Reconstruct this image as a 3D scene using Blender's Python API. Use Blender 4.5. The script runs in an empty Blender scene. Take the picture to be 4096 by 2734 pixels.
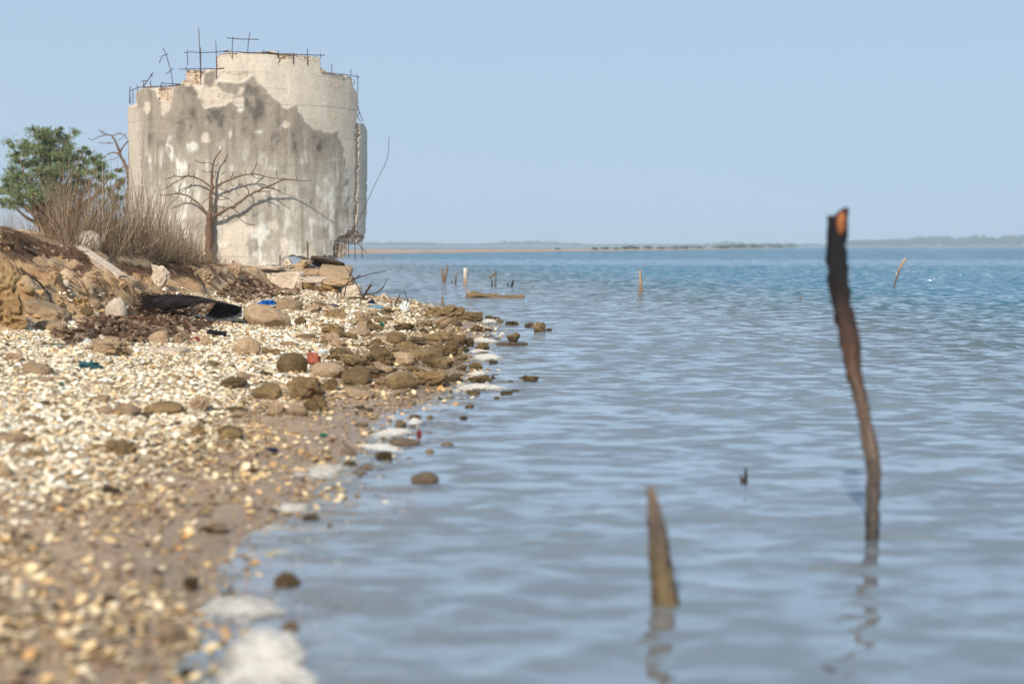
import bpy, bmesh, math, random
import numpy as np
from mathutils import Vector, Matrix

random.seed(7)
RNG = np.random.default_rng(7)
S = bpy.context.scene

# ------------------------------------------------------------------ camera, sky, sun, exposure
CAM_H = 0.70
FPX = 4096 * 50.0 / 36.0                       # focal length in photograph pixels
PITCH = math.atan(382.0 / FPX)
cam_d = bpy.data.cameras.new('camera')
cam = bpy.data.objects.new('camera', cam_d)
S.collection.objects.link(cam)
S.camera = cam
cam.location = (0, 0, CAM_H)
cam.rotation_euler = (math.pi / 2 - PITCH, 0, 0)
cam_d.lens = 50
cam_d.sensor_width = 36
cam_d.clip_start = 0.05
cam_d.clip_end = 20000
cam_d.dof.use_dof = True
cam_d.dof.focus_distance = 11.5
cam_d.dof.aperture_fstop = 2.5

SUN_EL = math.radians(36)
SUN_DIR = Vector((-0.27, -0.96, 0)).normalized()       # horizontally towards the sun
world = bpy.data.worlds.new('World')
S.world = world
world.use_nodes = True
wn = world.node_tree
wn.nodes.clear()
w_out = wn.nodes.new('ShaderNodeOutputWorld')
w_bg = wn.nodes.new('ShaderNodeBackground')
w_sky = wn.nodes.new('ShaderNodeTexSky')
w_sky.sky_type = 'NISHITA'
w_sky.sun_disc = False
w_sky.sun_elevation = SUN_EL
w_sky.sun_rotation = math.atan2(SUN_DIR.x, SUN_DIR.y)
w_sky.altitude = 0
w_sky.air_density = 0.8
w_sky.dust_density = 0.6
w_sky.ozone_density = 4.0
w_bg.inputs['Strength'].default_value = 0.108
# a hazy day: the blue of the sky fades into even pale haze towards the horizon, all the way round
w_tc = wn.nodes.new('ShaderNodeTexCoord')
w_sep = wn.nodes.new('ShaderNodeSeparateXYZ')
w_mr = wn.nodes.new('ShaderNodeMapRange')
w_mr.inputs['From Min'].default_value = 0.0
w_mr.inputs['From Max'].default_value = 0.55
w_mr.inputs['To Min'].default_value = 0.97
w_mr.inputs['To Max'].default_value = 0.60
w_mix = wn.nodes.new('ShaderNodeMix'); w_mix.data_type = 'RGBA'
w_mix.inputs[7].default_value = (4.32, 5.75, 7.35, 1)
wn.links.new(w_tc.outputs['Generated'], w_sep.inputs[0])
wn.links.new(w_sep.outputs['Z'], w_mr.inputs['Value'])
wn.links.new(w_mr.outputs[0], w_mix.inputs[0])
wn.links.new(w_sky.outputs[0], w_mix.inputs[6])
wn.links.new(w_mix.outputs[2], w_bg.inputs['Color'])
wn.links.new(w_bg.outputs[0], w_out.inputs['Surface'])

sun_d = bpy.data.lights.new('sun', 'SUN')
sun_d.energy = 4.9
sun_d.angle = math.radians(1.2)
sun_d.color = (1.0, 0.93, 0.82)
sun = bpy.data.objects.new('sun', sun_d)
S.collection.objects.link(sun)
to_sun = Vector((SUN_DIR.x * math.cos(SUN_EL), SUN_DIR.y * math.cos(SUN_EL), math.sin(SUN_EL)))
sun.rotation_euler = to_sun.to_track_quat('Z', 'Y').to_euler()
sun.location = to_sun * 40

S.view_settings.view_transform = 'Standard'
S.view_settings.look = 'None'
S.view_settings.gamma = 1
S.view_settings.use_curve_mapping = False
S.view_settings.exposure = 0.0
S.render.engine = 'CYCLES'
S.cycles.max_bounces = 8
S.cycles.transparent_max_bounces = 12
S.cycles.volume_bounces = 1
S.cycles.sample_clamp_indirect = 4

# ------------------------------------------------------------------ noise (numpy)
def _hash(ix, iy, iz, seed):
    h = (ix.astype(np.int64) * 374761393 + iy.astype(np.int64) * 668265263 + iz.astype(np.int64) * 2147483647 + seed * 1274126177) & 0xFFFFFFFF
    h = ((h ^ (h >> 13)) * 1274126177) & 0xFFFFFFFF
    h = ((h ^ (h >> 16)) * 2246822519) & 0xFFFFFFFF
    return ((h ^ (h >> 15)) & 0xFFFFFF) / float(0xFFFFFF) * 2 - 1

def vnoise2(x, y, seed=0):
    x = np.asarray(x, float); y = np.asarray(y, float)
    ix = np.floor(x); iy = np.floor(y)
    fx = x - ix; fy = y - iy
    fx = fx * fx * fx * (fx * (fx * 6 - 15) + 10); fy = fy * fy * fy * (fy * (fy * 6 - 15) + 10)
    z = np.zeros_like(ix)
    a = _hash(ix, iy, z, seed); b = _hash(ix + 1, iy, z, seed)
    c = _hash(ix, iy + 1, z, seed); d = _hash(ix + 1, iy + 1, z, seed)
    return (a * (1 - fx) + b * fx) * (1 - fy) + (c * (1 - fx) + d * fx) * fy

def fbm2(x, y, octv=4, seed=0, gain=0.5, lac=2.03):
    s = 0; a = 1.0; n = 0
    for i in range(octv):
        s = s + a * vnoise2(x, y, seed + i * 17)
        n += a; a *= gain
        x = x * lac + 13.7; y = y * lac + 7.3
    return s / n

def vnoise3(x, y, z, seed=0):
    ix = np.floor(x); iy = np.floor(y); iz = np.floor(z)
    fx = x - ix; fy = y - iy; fz = z - iz
    fx = fx * fx * (3 - 2 * fx); fy = fy * fy * (3 - 2 * fy); fz = fz * fz * (3 - 2 * fz)
    r = 0
    for dx in (0, 1):
        for dy in (0, 1):
            for dz in (0, 1):
                w = (fx if dx else 1 - fx) * (fy if dy else 1 - fy) * (fz if dz else 1 - fz)
                r = r + w * _hash(ix + dx, iy + dy, iz + dz, seed)
    return r

def fbm3(p, scale, octv=4, seed=0, gain=0.5):
    s = 0; a = 1.0; n = 0
    q = p * scale
    for i in range(octv):
        s = s + a * vnoise3(q[:, 0], q[:, 1], q[:, 2], seed + i * 31)
        n += a; a *= gain
        q = q * 2.05 + 5.1
    return s / n

def sstep(a, b, x):
    t = np.clip((x - a) / (b - a), 0, 1)
    return t * t * (3 - 2 * t)

def in_poly(px, py, poly):
    px = np.asarray(px, float); py = np.asarray(py, float)
    r = np.zeros(px.shape, bool)
    n = len(poly)
    for i in range(n):
        x0, y0 = poly[i]; x1, y1 = poly[(i + 1) % n]
        if y0 == y1:
            continue
        c = ((y0 > py) != (y1 > py)) & (px < (x1 - x0) * (py - y0) / (y1 - y0) + x0)
        r ^= c
    return r

# ------------------------------------------------------------------ building meshes
class Builder:
    def __init__(self):
        self.v = []; self.q = []; self.t = []; self.c = []; self.n = 0
    def add(self, v, quads=None, tris=None, col=None):
        v = np.asarray(v, float).reshape(-1, 3)
        if quads is not None and len(quads):
            self.q.append(np.asarray(quads, np.int64).reshape(-1, 4) + self.n)
        if tris is not None and len(tris):
            self.t.append(np.asarray(tris, np.int64).reshape(-1, 3) + self.n)
        if col is None:
            col = (0.5, 0.5, 0.5)
        col = np.asarray(col, float)
        if col.ndim == 1:
            col = np.tile(col, (len(v), 1))
        self.c.append(col)
        self.v.append(v)
        self.n += len(v)
    def mesh(self, name, mat, smooth=True, col=True):
        v = np.concatenate(self.v)
        q = np.concatenate(self.q) if self.q else np.zeros((0, 4), np.int64)
        t = np.concatenate(self.t) if self.t else np.zeros((0, 3), np.int64)
        me = bpy.data.meshes.new(name)
        me.vertices.add(len(v))
        me.vertices.foreach_set('co', v.astype(np.float32).ravel())
        loops = np.concatenate([q.ravel(), t.ravel()]).astype(np.int32)
        me.loops.add(len(loops))
        me.loops.foreach_set('vertex_index', loops)
        nf = len(q) + len(t)
        me.polygons.add(nf)
        st = np.concatenate([np.arange(len(q)) * 4, len(q) * 4 + np.arange(len(t)) * 3]).astype(np.int32)
        me.polygons.foreach_set('loop_start', st)
        try:
            tot = np.concatenate([np.full(len(q), 4), np.full(len(t), 3)]).astype(np.int32)
            me.polygons.foreach_set('loop_total', tot)
        except Exception:
            pass
        me.polygons.foreach_set('use_smooth', np.full(nf, bool(smooth)))
        me.update(calc_edges=True)
        me.validate()
        if col:
            c = np.concatenate(self.c)
            a = me.color_attributes.new('Col', 'FLOAT_COLOR', 'POINT')
            a.data.foreach_set('color', np.column_stack([c, np.ones(len(c))]).astype(np.float32).ravel())
        if mat:
            me.materials.append(mat)
        return me
    def build(self, name, mat, parent=None, smooth=True, col=True):
        return link(name, self.mesh(name, mat, smooth, col), parent)

def link(name, me, parent=None, loc=None):
    o = bpy.data.objects.new(name, me)
    S.collection.objects.link(o)
    if loc is not None:
        o.location = loc
    if parent is not None:
        o.parent = parent
    return o

def tag(o, label=None, cat=None, group=None, kind=None):
    if label: o['label'] = label
    if cat:
        o['category'] = cat
        if not kind: o['kind'] = 'thing'
    if group: o['group'] = group
    if kind: o['kind'] = kind
    return o

_ico = {}
def ico(sub):
    if sub not in _ico:
        bm = bmesh.new(); bmesh.ops.create_icosphere(bm, subdivisions=sub, radius=1.0)
        _ico[sub] = (np.array([v.co[:] for v in bm.verts]), np.array([[v.index for v in f.verts] for f in bm.faces])); bm.free()
    return _ico[sub]
def tube_data(pts, rad, sides=6, cap=True, rough=0.0, seed=0):
    pts = np.asarray(pts, float); n = len(pts)
    rad = np.asarray(rad, float) * np.ones(n)
    tan = np.gradient(pts, axis=0)
    tan /= np.linalg.norm(tan, axis=1)[:, None] + 1e-9
    up = np.array([0.13, 0.97, 0.2])
    a = np.cross(tan, up); a /= np.linalg.norm(a, axis=1)[:, None] + 1e-9
    b = np.cross(tan, a)
    ang = np.linspace(0, 2 * np.pi, sides, endpoint=False)
    rr = rad[:, None] * np.ones(sides)
    if rough:
        ii, jj = np.meshgrid(np.arange(n), np.arange(sides), indexing='ij')
        rr = rr * (1 + rough * _hash(ii, jj, ii * 0, seed))
    v = pts[:, None, :] + rr[:, :, None] * (np.cos(ang)[None, :, None] * a[:, None, :] + np.sin(ang)[None, :, None] * b[:, None, :])
    v = v.reshape(-1, 3)
    i = np.arange(n - 1)[:, None] * sides; j = np.arange(sides)[None, :]
    q = np.stack([i + j, i + (j + 1) % sides, i + sides + (j + 1) % sides, i + sides + j], -1).reshape(-1, 4)
    t = None
    if cap:
        v = np.vstack([v, pts[0], pts[-1]])
        k = n * sides
        j = np.arange(sides)
        t = np.vstack([np.stack([(j + 1) % sides, j, np.full(sides, k)], -1),
                       np.stack([(n - 1) * sides + j, (n - 1) * sides + (j + 1) % sides, np.full(sides, k + 1)], -1)])
    return v, q, t

def resample(pts, rad, step):
    """smooth a polyline (Catmull-Rom) with radii"""
    pts = np.asarray(pts, float); rad = np.asarray(rad, float) * np.ones(len(pts))
    P = np.column_stack([pts, rad])
    P = np.vstack([2 * P[0] - P[1], P, 2 * P[-1] - P[-2]])
    out = []
    for i in range(1, len(P) - 2):
        n = max(1, int(np.linalg.norm(P[i + 1, :3] - P[i, :3]) / step))
        for k in range(n):
            t = k / n
            out.append(0.5 * (2 * P[i] + (P[i + 1] - P[i - 1]) * t + (2 * P[i - 1] - 5 * P[i] + 4 * P[i + 1] - P[i + 2]) * t * t + (-P[i - 1] + 3 * P[i] - 3 * P[i + 1] + P[i + 2]) * t ** 3))
    out.append(P[-2])
    out = np.array(out)
    return out[:, :3], np.maximum(out[:, 3], 1e-4)

# ------------------------------------------------------------------ materials
def mat_new(name):
    m = bpy.data.materials.new(name); m.use_nodes = True
    nt = m.node_tree; nt.nodes.clear()
    out = nt.nodes.new('ShaderNodeOutputMaterial')
    return m, nt, out

def N(nt, kind, **kw):
    n = nt.nodes.new(kind)
    for k, v in kw.items():
        if k.startswith('i_'):
            n.inputs[k[2:].replace('_', ' ')].default_value = v
        else:
            setattr(n, k, v)
    return n

def surf_mat(name, base=None, attr=False, rough=0.85, spec=0.3, n1=None, n2=None, bump=0.3, bscale=60, bdist=0.01, var=0.25, scale=8.0, space='Object', rand=0.0, translucent=0.0, wetz=False):
    """noise-varied colour (base or the Col attribute), fine bump"""
    m, nt, out = mat_new(name)
    L = nt.links.new
    pb = N(nt, 'ShaderNodeBsdfPrincipled')
    pb.inputs['Roughness'].default_value = rough
    pb.inputs['Specular IOR Level'].default_value = spec
    tc = N(nt, 'ShaderNodeTexCoord')
    if space == 'World':
        g = N(nt, 'ShaderNodeNewGeometry'); co = g.outputs['Position']
    else:
        co = tc.outputs['Object']
    no = N(nt, 'ShaderNodeTexNoise'); no.inputs['Scale'].default_value = scale; no.inputs['Detail'].default_value = 6; no.inputs['Roughness'].default_value = 0.65
    L(co, no.inputs['Vector'])
    if attr:
        at = N(nt, 'ShaderNodeAttribute'); at.attribute_name = 'Col'
        csrc = at.outputs['Color']
    else:
        rp = N(nt, 'ShaderNodeValToRGB')
        rp.color_ramp.elements[0].position = 0.3; rp.color_ramp.elements[0].color = (*(n1 or base), 1)
        rp.color_ramp.elements[1].position = 0.7; rp.color_ramp.elements[1].color = (*(n2 or base), 1)
        L(no.outputs['Fac'], rp.inputs['Fac'])
        csrc = rp.outputs['Color']
    no2 = N(nt, 'ShaderNodeTexNoise'); no2.inputs['Scale'].default_value = bscale; no2.inputs['Detail'].default_value = 7; no2.inputs['Roughness'].default_value = 0.7
    L(co, no2.inputs['Vector'])
    mr = N(nt, 'ShaderNodeMapRange'); mr.inputs['From Min'].default_value = 0.3; mr.inputs['From Max'].default_value = 0.7
    mr.inputs['To Min'].default_value = 1 - var; mr.inputs['To Max'].default_value = 1 + var
    L(no2.outputs['Fac'], mr.inputs['Value'])
    mul = N(nt, 'ShaderNodeVectorMath', operation='SCALE')
    L(csrc, mul.inputs[0]); L(mr.outputs[0], mul.inputs['Scale'])
    last = mul.outputs[0]
    if rand:
        oi = N(nt, 'ShaderNodeObjectInfo')
        mr2 = N(nt, 'ShaderNodeMapRange'); mr2.inputs['To Min'].default_value = 1 - rand; mr2.inputs['To Max'].default_value = 1 + rand
        L(oi.outputs['Random'], mr2.inputs['Value'])
        mul2 = N(nt, 'ShaderNodeVectorMath', operation='SCALE')
        L(last, mul2.inputs[0]); L(mr2.outputs[0], mul2.inputs['Scale'])
        last = mul2.outputs[0]
    if wetz:                     # wet stone just above the waterline is darker and shinier
        g2 = N(nt, 'ShaderNodeNewGeometry')
        sx = N(nt, 'ShaderNodeSeparateXYZ'); L(g2.outputs['Position'], sx.inputs[0])
        mw = N(nt, 'ShaderNodeMapRange'); wz = wetz if isinstance(wetz, tuple) else (.015, .055, .5, .35)
        mw.inputs['From Min'].default_value = wz[0]; mw.inputs['From Max'].default_value = wz[1]
        mw.inputs['To Min'].default_value = wz[2]; mw.inputs['To Max'].default_value = 1.0
        L(sx.outputs['Z'], mw.inputs['Value'])
        mul3 = N(nt, 'ShaderNodeVectorMath', operation='SCALE')
        L(last, mul3.inputs[0]); L(mw.outputs[0], mul3.inputs['Scale'])
        last = mul3.outputs[0]
        mw2 = N(nt, 'ShaderNodeMapRange'); mw2.inputs['From Min'].default_value = wz[0]; mw2.inputs['From Max'].default_value = wz[1]
        mw2.inputs['To Min'].default_value = wz[3]; mw2.inputs['To Max'].default_value = rough
        L(sx.outputs['Z'], mw2.inputs['Value']); L(mw2.outputs[0], pb.inputs['Roughness'])
    L(last, pb.inputs['Base Color'])
    if bump:
        bp = N(nt, 'ShaderNodeBump'); bp.inputs['Strength'].default_value = bump; bp.inputs['Distance'].default_value = bdist
        L(no2.outputs['Fac'], bp.inputs['Height']); L(bp.outputs[0], pb.inputs['Normal'])
    if translucent:
        tr = N(nt, 'ShaderNodeBsdfTranslucent'); L(last, tr.inputs['Color'])
        mx = N(nt, 'ShaderNodeMixShader'); mx.inputs[0].default_value = translucent
        L(pb.outputs[0], mx.inputs[1]); L(tr.outputs[0], mx.inputs[2]); L(mx.outputs[0], out.inputs['Surface'])
    else:
        L(pb.outputs[0], out.inputs['Surface'])
    return m

M = {}
M['ground'] = surf_mat('ground', attr=True, wetz=(.006, .035, .8, .28), rough=0.85, spec=0.4, bump=0.6, bscale=45, bdist=0.02, var=0.35, space='World')
M['plaster'] = surf_mat('plaster', attr=True, rough=0.9, bump=0.5, bscale=26, bdist=0.012, var=0.13, space='World')
M['blocks'] = surf_mat('blocks', n1=(0.56, 0.41, 0.29), n2=(0.74, 0.58, 0.43), rough=0.95, bump=1.0, bscale=34, bdist=0.04, var=0.3, scale=5, space='World')
M['rebar'] = surf_mat('rebar', n1=(0.018, 0.013, 0.013), n2=(0.085, 0.036, 0.022), rough=0.9, bump=0.3, scale=9, space='World')
M['rock_dark'] = surf_mat('rock_dark', n1=(0.13, 0.082, 0.035), n2=(0.30, 0.20, 0.095), bump=0.9, bscale=38, bdist=0.03, var=0.35, scale=7, rand=0.42, wetz=True, space='World')
M['rock_tan'] = surf_mat('rock_tan', n1=(0.30, 0.20, 0.12), n2=(0.44, 0.31, 0.19), bump=0.8, bscale=36, bdist=0.025, var=0.28, scale=7, rand=0.2, wetz=True, space='World')
M['rock_pale'] = surf_mat('rock_pale', n1=(0.48, 0.37, 0.27), n2=(0.66, 0.55, 0.43), bump=0.8, bscale=32, bdist=0.025, var=0.25, scale=6, rand=0.1, space='World')
M['clod'] = surf_mat('clod', n1=(0.38, 0.23, 0.10), n2=(0.56, 0.38, 0.19), bump=0.9, bscale=30, bdist=0.03, var=0.35, scale=6, rand=0.18, space='World')
M['shell'] = surf_mat('shell', attr=True, rough=0.6, spec=0.35, bump=0.2, bscale=150, bdist=0.002, var=0.18, space='World')
M['plant'] = surf_mat('plant', attr=True, rough=0.8, bump=0.2, bscale=80, bdist=0.002, var=0.15, space='World', translucent=0.15)
M['bark'] = surf_mat('bark', n1=(0.095, 0.055, 0.034), n2=(0.20, 0.125, 0.08), rough=0.9, bump=0.7, bscale=45, bdist=0.01, var=0.3, scale=12, space='World')
M['darkwood'] = surf_mat('darkwood', n1=(0.035, 0.024, 0.018), n2=(0.11, 0.07, 0.045), rough=0.85, bump=0.6, bscale=50, var=0.3, scale=12, space='World')
M['wood'] = surf_mat('wood', attr=True, rough=0.8, bump=0.8, bscale=55, bdist=0.012, var=0.35, space='World')
M['sheath'] = surf_mat('sheath', n1=(0.006, 0.005, 0.006), n2=(0.040, 0.024, 0.019), rough=0.65, spec=0.25, bump=1.0, bscale=70, bdist=0.02, var=0.5, scale=14, space='World')
M['sheath_sheen'] = surf_mat('sheath_sheen', n1=(0.035, 0.038, 0.042), n2=(0.11, 0.115, 0.12), rough=0.4, spec=0.5, bump=0.8, bscale=60, bdist=0.006, var=0.35, scale=14, space='World')  # greyer sheath colour with the glossy reflection put into the tone
M['leafdark'] = surf_mat('leafdark', attr=True, rough=0.7, bump=0.2, var=0.2, space='World', translucent=0.35)
M['farsand'] = surf_mat('farsand', n1=(0.34, 0.23, 0.16), n2=(0.46, 0.33, 0.25), rough=1, bump=0, var=0.1, scale=0.2, bscale=1, space='World')
M['farland'] = surf_mat('farland', n1=(0.12, 0.14, 0.07), n2=(0.22, 0.20, 0.12), rough=1, bump=0, var=0.1, scale=0.02, bscale=1, space='World')
M['foam'] = surf_mat('foam', n1=(0.72, 0.63, 0.51), n2=(0.86, 0.79, 0.68), rough=0.7, bump=0.5, bscale=120, bdist=0.006, var=0.12, scale=20, space='World')
def foam_alpha(m):
    nt = m.node_tree; L = nt.links.new; out = nt.nodes['Material Output']; src = out.inputs['Surface'].links[0].from_socket
    at_ = N(nt, 'ShaderNodeAttribute'); at_.attribute_name = 'Col'; g = N(nt, 'ShaderNodeNewGeometry')
    n_ = N(nt, 'ShaderNodeTexNoise'); n_.inputs['Scale'].default_value = 55; n_.inputs['Detail'].default_value = 8; n_.inputs['Roughness'].default_value = .7; L(g.outputs['Position'], n_.inputs['Vector'])
    a = N(nt, 'ShaderNodeMath', operation='MULTIPLY_ADD'); L(n_.outputs['Fac'], a.inputs[0]); a.inputs[1].default_value = 3.4; a.inputs[2].default_value = -1.75
    s2 = N(nt, 'ShaderNodeSeparateColor'); L(at_.outputs['Color'], s2.inputs[0])
    b_ = N(nt, 'ShaderNodeMath', operation='ADD', use_clamp=True); L(a.outputs[0], b_.inputs[0]); L(s2.outputs[0], b_.inputs[1])
    t_ = N(nt, 'ShaderNodeBsdfTransparent'); mx = N(nt, 'ShaderNodeMixShader'); L(b_.outputs[0], mx.inputs[0]); L(t_.outputs[0], mx.inputs[1]); L(src, mx.inputs[2]); L(mx.outputs[0], out.inputs['Surface'])
foam_alpha(M['foam'])
def plain(name, c, rough=0.7):
    return surf_mat(name, n1=tuple(x * 0.6 for x in c), n2=tuple(min(1, x * 1.3) for x in c), rough=rough, bump=0.5, bscale=90, bdist=0.006, var=0.25, scale=25, space='World')
M['blue'] = plain('blue_plastic', (0.01, 0.13, 0.44), 0.5)
M['teal'] = plain('teal_net', (0.035, 0.12, 0.13))
M['green'] = plain('green_glass', (0.01, 0.10, 0.06), 0.35)
M['navy'] = plain('navy_plastic', (0.01, 0.015, 0.06), 0.5)
M['black'] = plain('black_cloth', (0.012, 0.012, 0.014), 0.9)
M['red'] = plain('red_plastic', (0.36, 0.10, 0.06), 0.8)
M['maroon'] = plain('maroon_cloth', (0.20, 0.02, 0.03))
M['paleplastic'] = plain('pale_plastic', (0.62, 0.64, 0.62), 0.6)
M['lightblue'] = plain('light_blue_cloth', (0.16, 0.30, 0.36))

# ------------------------------------------------------------------ camera geometry
cp, sp = math.cos(PITCH), math.sin(PITCH)
def ray(px, py):
    """direction (x, y, z) with y == 1 through a photograph pixel"""
    a = (np.asarray(px, float) - 2048) / FPX
    b = (1367 - np.asarray(py, float)) / FPX
    dy = cp + b * sp; dz = -sp + b * cp
    return a / dy, dz / dy
def at(px, py, Y):
    rx, rz = ray(px, py)
    return np.array([rx * Y, Y, CAM_H + rz * Y])
def project(x, y, z):
    dz = z - CAM_H
    yc = y * cp - dz * sp
    zc = y * sp + dz * cp
    return 2048 + FPX * x / yc, 1367 - FPX * zc / yc
def on_water(px, py, z=0.0):
    rx, rz = ray(px, py)
    Y = (z - CAM_H) / rz
    return np.array([rx * Y, Y, z])

# ------------------------------------------------------------------ terrain: sea bed, beach, earth bank, plateau
_sh = np.array([[-6, -.6], [0, -.55], [2.28, -.54], [3.07, -.66], [3.57, -.62], [4.13, -.60], [5.42, -.56], [6.2, -.42], [6.93, -.28], [8.04, -.28], [10.1, -.30], [13.06, -.25],
                [15.6, -.62], [17.3, -1.05], [19.9, -1.9], [24, -2.7], [40, -6.0], [100, -16], [300, -60], [3000, -800]])
_toe = np.array([[-6, -2.9], [6, -2.9], [8.5, -2.92], [9.6, -2.86], [11, -2.75], [13, -2.65], [15, -2.62], [17, -2.72], [18, -2.85], [19.5, -2.75], [21, -3.4], [24, -4.0], [40, -8], [100, -20], [300, -70], [3000, -900]])
_top = np.array([[-6, .95], [7, .95], [9, .93], [11, .74], [14, .53], [16, .47], [18, .44], [22, .45], [30, .5], [60, .6], [3000, .6]])
def shore(y): return np.interp(y, _sh[:, 0], _sh[:, 1])
def terrain(x, y):
    x = np.asarray(x, float); y = np.asarray(y, float)
    near = 1 / (1 + (np.maximum(y - 25, 0) / 10) ** 2)
    s = shore(y) + 0.10 * near * fbm2(y * 1.3, y * 0, 3, 3) + .05 * near * fbm2(x * 2, y * 2, 2, 5)
    u = s - x                                                # >0 on land
    beach = np.where(u > 0, 0.085 * u, 0.055 * u)
    beach = np.where(u > 2.4, .204 + (u - 2.4) * .02, beach)
    beach = np.where(u < -3, -.165 + (u + 3) * .12, beach)
    beach = np.maximum(beach, -1.6)
    toe = np.interp(y, _toe[:, 0], _toe[:, 1]) + near * (0.16 * fbm2(x * 1.1 + 4, y * 1.1, 3, 11) + 0.05 * fbm2(x * 5, y * 5, 2, 12))
    top = np.interp(y, _top[:, 0], _top[:, 1])
    w = np.interp(y, [7, 10, 13, 16, 19, 24], [0.75, 0.9, 0.75, 0.5, .55, .8])
    t = (toe - x) / w
    e = np.clip(t, 0, 1)
    st = 0.55 * e + 0.45 * (sstep(0.08, 0.35, e) * 0.5 + sstep(0.55, 0.85, e) * 0.5)
    k = sstep(13, 16, y)
    st = st * (1 - k) + k * (0.35 * e + 0.65 * sstep(0.35, 0.75, e))
    inland = np.maximum(toe - w - x, 0)
    rise = np.interp(y, [9, 13, 16, 18, 24, 40], [.10, .34, .10, .02, .10, .35])
    topz = top + rise * (1 - np.exp(-inland / 0.9)) + 0.03 * near * fbm2(x * 1.5, y * 1.5, 3, 21)
    z = beach * (1 - st) + topz * st
    face = 4 * e * (1 - e)
    onb = (t > 0)
    z = z + near * onb * (0.09 * face * fbm2(x * 3.6, y * 3.6, 4, 31, .6) + 0.075 * face * (np.abs(fbm2(x * 9, y * 7, 3, 37, .6)) - .2) + 0.022 * fbm2(x * 11, y * 11, 3, 41))
    z = z + near * (~onb) * (u > 0) * (0.014 * fbm2(x * 3, y * 3, 3, 51) + 0.007 * fbm2(x * 14, y * 14, 2, 53)) * np.clip(u * 4, 0, 1)
    z = z + near * (u <= 0) * 0.012 * fbm2(x * 2.5, y * 2.5, 3, 57) * np.clip(-u * 3, 0, 1)
    return z, u, t

gx = np.concatenate([[-2500, -900, -300, -120, -60, -35, -22, -15], np.arange(-11, -5.5, 0.12), np.arange(-5.5, 0.2, 0.026), np.geomspace(0.25, 3, 30), [4, 6, 10, 20, 60, 200, 900, 2500]])
gy = np.concatenate([[-8, -4, -1, 0.2], np.geomspace(0.8, 26, 640), np.geomspace(26.6, 3000, 60)])
GX, GY = np.meshgrid(gx, gy)
GZ, GU, GT = terrain(GX, GY)
def ground_z(x, y):
    x = np.asarray(x, float); y = np.asarray(y, float)
    i = np.clip(np.searchsorted(gx, x) - 1, 0, len(gx) - 2); j = np.clip(np.searchsorted(gy, y) - 1, 0, len(gy) - 2)
    fx = np.clip((x - gx[i]) / (gx[i + 1] - gx[i]), 0, 1); fy = np.clip((y - gy[j]) / (gy[j + 1] - gy[j]), 0, 1)
    return (GZ[j, i] * (1 - fx) + GZ[j, i + 1] * fx) * (1 - fy) + (GZ[j + 1, i] * (1 - fx) + GZ[j + 1, i + 1] * fx) * fy
def hit(px, py, zmin=-9.0):
    """where the rays through photograph pixels meet the ground (arrays) -> N x 3"""
    px = np.atleast_1d(np.asarray(px, float)); py = np.atleast_1d(np.asarray(py, float))
    rx, rz = ray(px, py)
    Ys = np.geomspace(1.2, 60, 380)
    hi = np.full(px.shape, 60.0); lo = np.full(px.shape, 59.0); todo = np.arange(len(px)); prev = 1.1
    for Y in Ys:
        g = np.maximum(ground_z(rx[todo] * Y, Y * np.ones(len(todo))), zmin)
        n = (CAM_H + rz[todo] * Y) <= g
        hi[todo[n]] = Y; lo[todo[n]] = prev; todo = todo[~n]; prev = Y
        if not len(todo): break
    for _ in range(6):
        mid_ = (hi + lo) / 2
        n = (CAM_H + rz * mid_) <= np.maximum(ground_z(rx * mid_, mid_), zmin)
        hi = np.where(n, mid_, hi); lo = np.where(n, lo, mid_)
    best = hi
    x = rx * best
    return np.column_stack([x, best, np.maximum(ground_z(x, best), zmin)])
def hit1(px, py, zmin=-9.0):
    return hit([px], [py], zmin)[0]

col = np.zeros(GX.shape + (3,))
def lerp(a, b, f): return a * (1 - f[..., None]) + np.array(b) * f[..., None]
wet = np.array([0.42, 0.295, 0.195]); sand = np.array([0.56, 0.44, 0.29]); bed = np.array([0.42, 0.36, 0.28])
earth = np.array([0.50, 0.31, 0.155]); earth2 = np.array([0.64, 0.45, 0.27]); mould = np.array([0.22, 0.135, 0.075])
n1 = fbm2(GX * 3, GY * 3, 5, 71); n2 = fbm2(GX * 12, GY * 12, 3, 77)
col[:] = bed
col = lerp(col, wet, sstep(-0.03, 0.03, GU))
col = lerp(col, sand, sstep(0.5, 1.1, GU + 0.35 * n1))
FIELD = [(1080, 1250), (1230, 1205), (1420, 1195), (1600, 1210), (1750, 1240), (1900, 1290), (1900, 1420), (1860, 1540), (1600, 1580), (1380, 1560), (1250, 1480), (1140, 1380), (1040, 1300)]
gpx, gpy = project(GX, np.maximum(GY, .9), GZ)
field = in_poly(gpx + 40 * fbm2(GX * 3, GY * 1.5, 3, 61), gpy + 12 * fbm2(GX * 3 + 9, GY * 1.5, 3, 62), FIELD) & (GU > -.1)
def field_at(px, py): return in_poly(px, py, FIELD)
col = lerp(col, [0.27, 0.175, 0.085], field * sstep(-.35, .25, n2 + .5 * n1))
fb = sstep(-0.02, 0.08, GT + 0.05 * n2)
ecol = lerp(np.zeros_like(col) + earth, earth2, sstep(-0.1, 0.45, n1 + .4 * n2))
ecol = lerp(ecol, [0.40, 0.22, 0.10], sstep(0.1, 0.6, -n1 + .3 * n2))
ecol = lerp(ecol, [0.25, 0.15, 0.08], .7 * sstep(.25, .5, fbm2(GX * 22, GY * 14, 4, 79, .65)))  # crevice shade put into the earth colour as noise spots
col = lerp(col, ecol, fb)
lip = sstep(0.78, 1.0, GT + 0.30 * n1) * (1 - sstep(1.5, 2.2, GT))
col = lerp(col, mould, lip * 0.85)
col = lerp(col, [0.50, 0.38, 0.27], sstep(2.2, 3.2, GT + .4 * n1))
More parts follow.
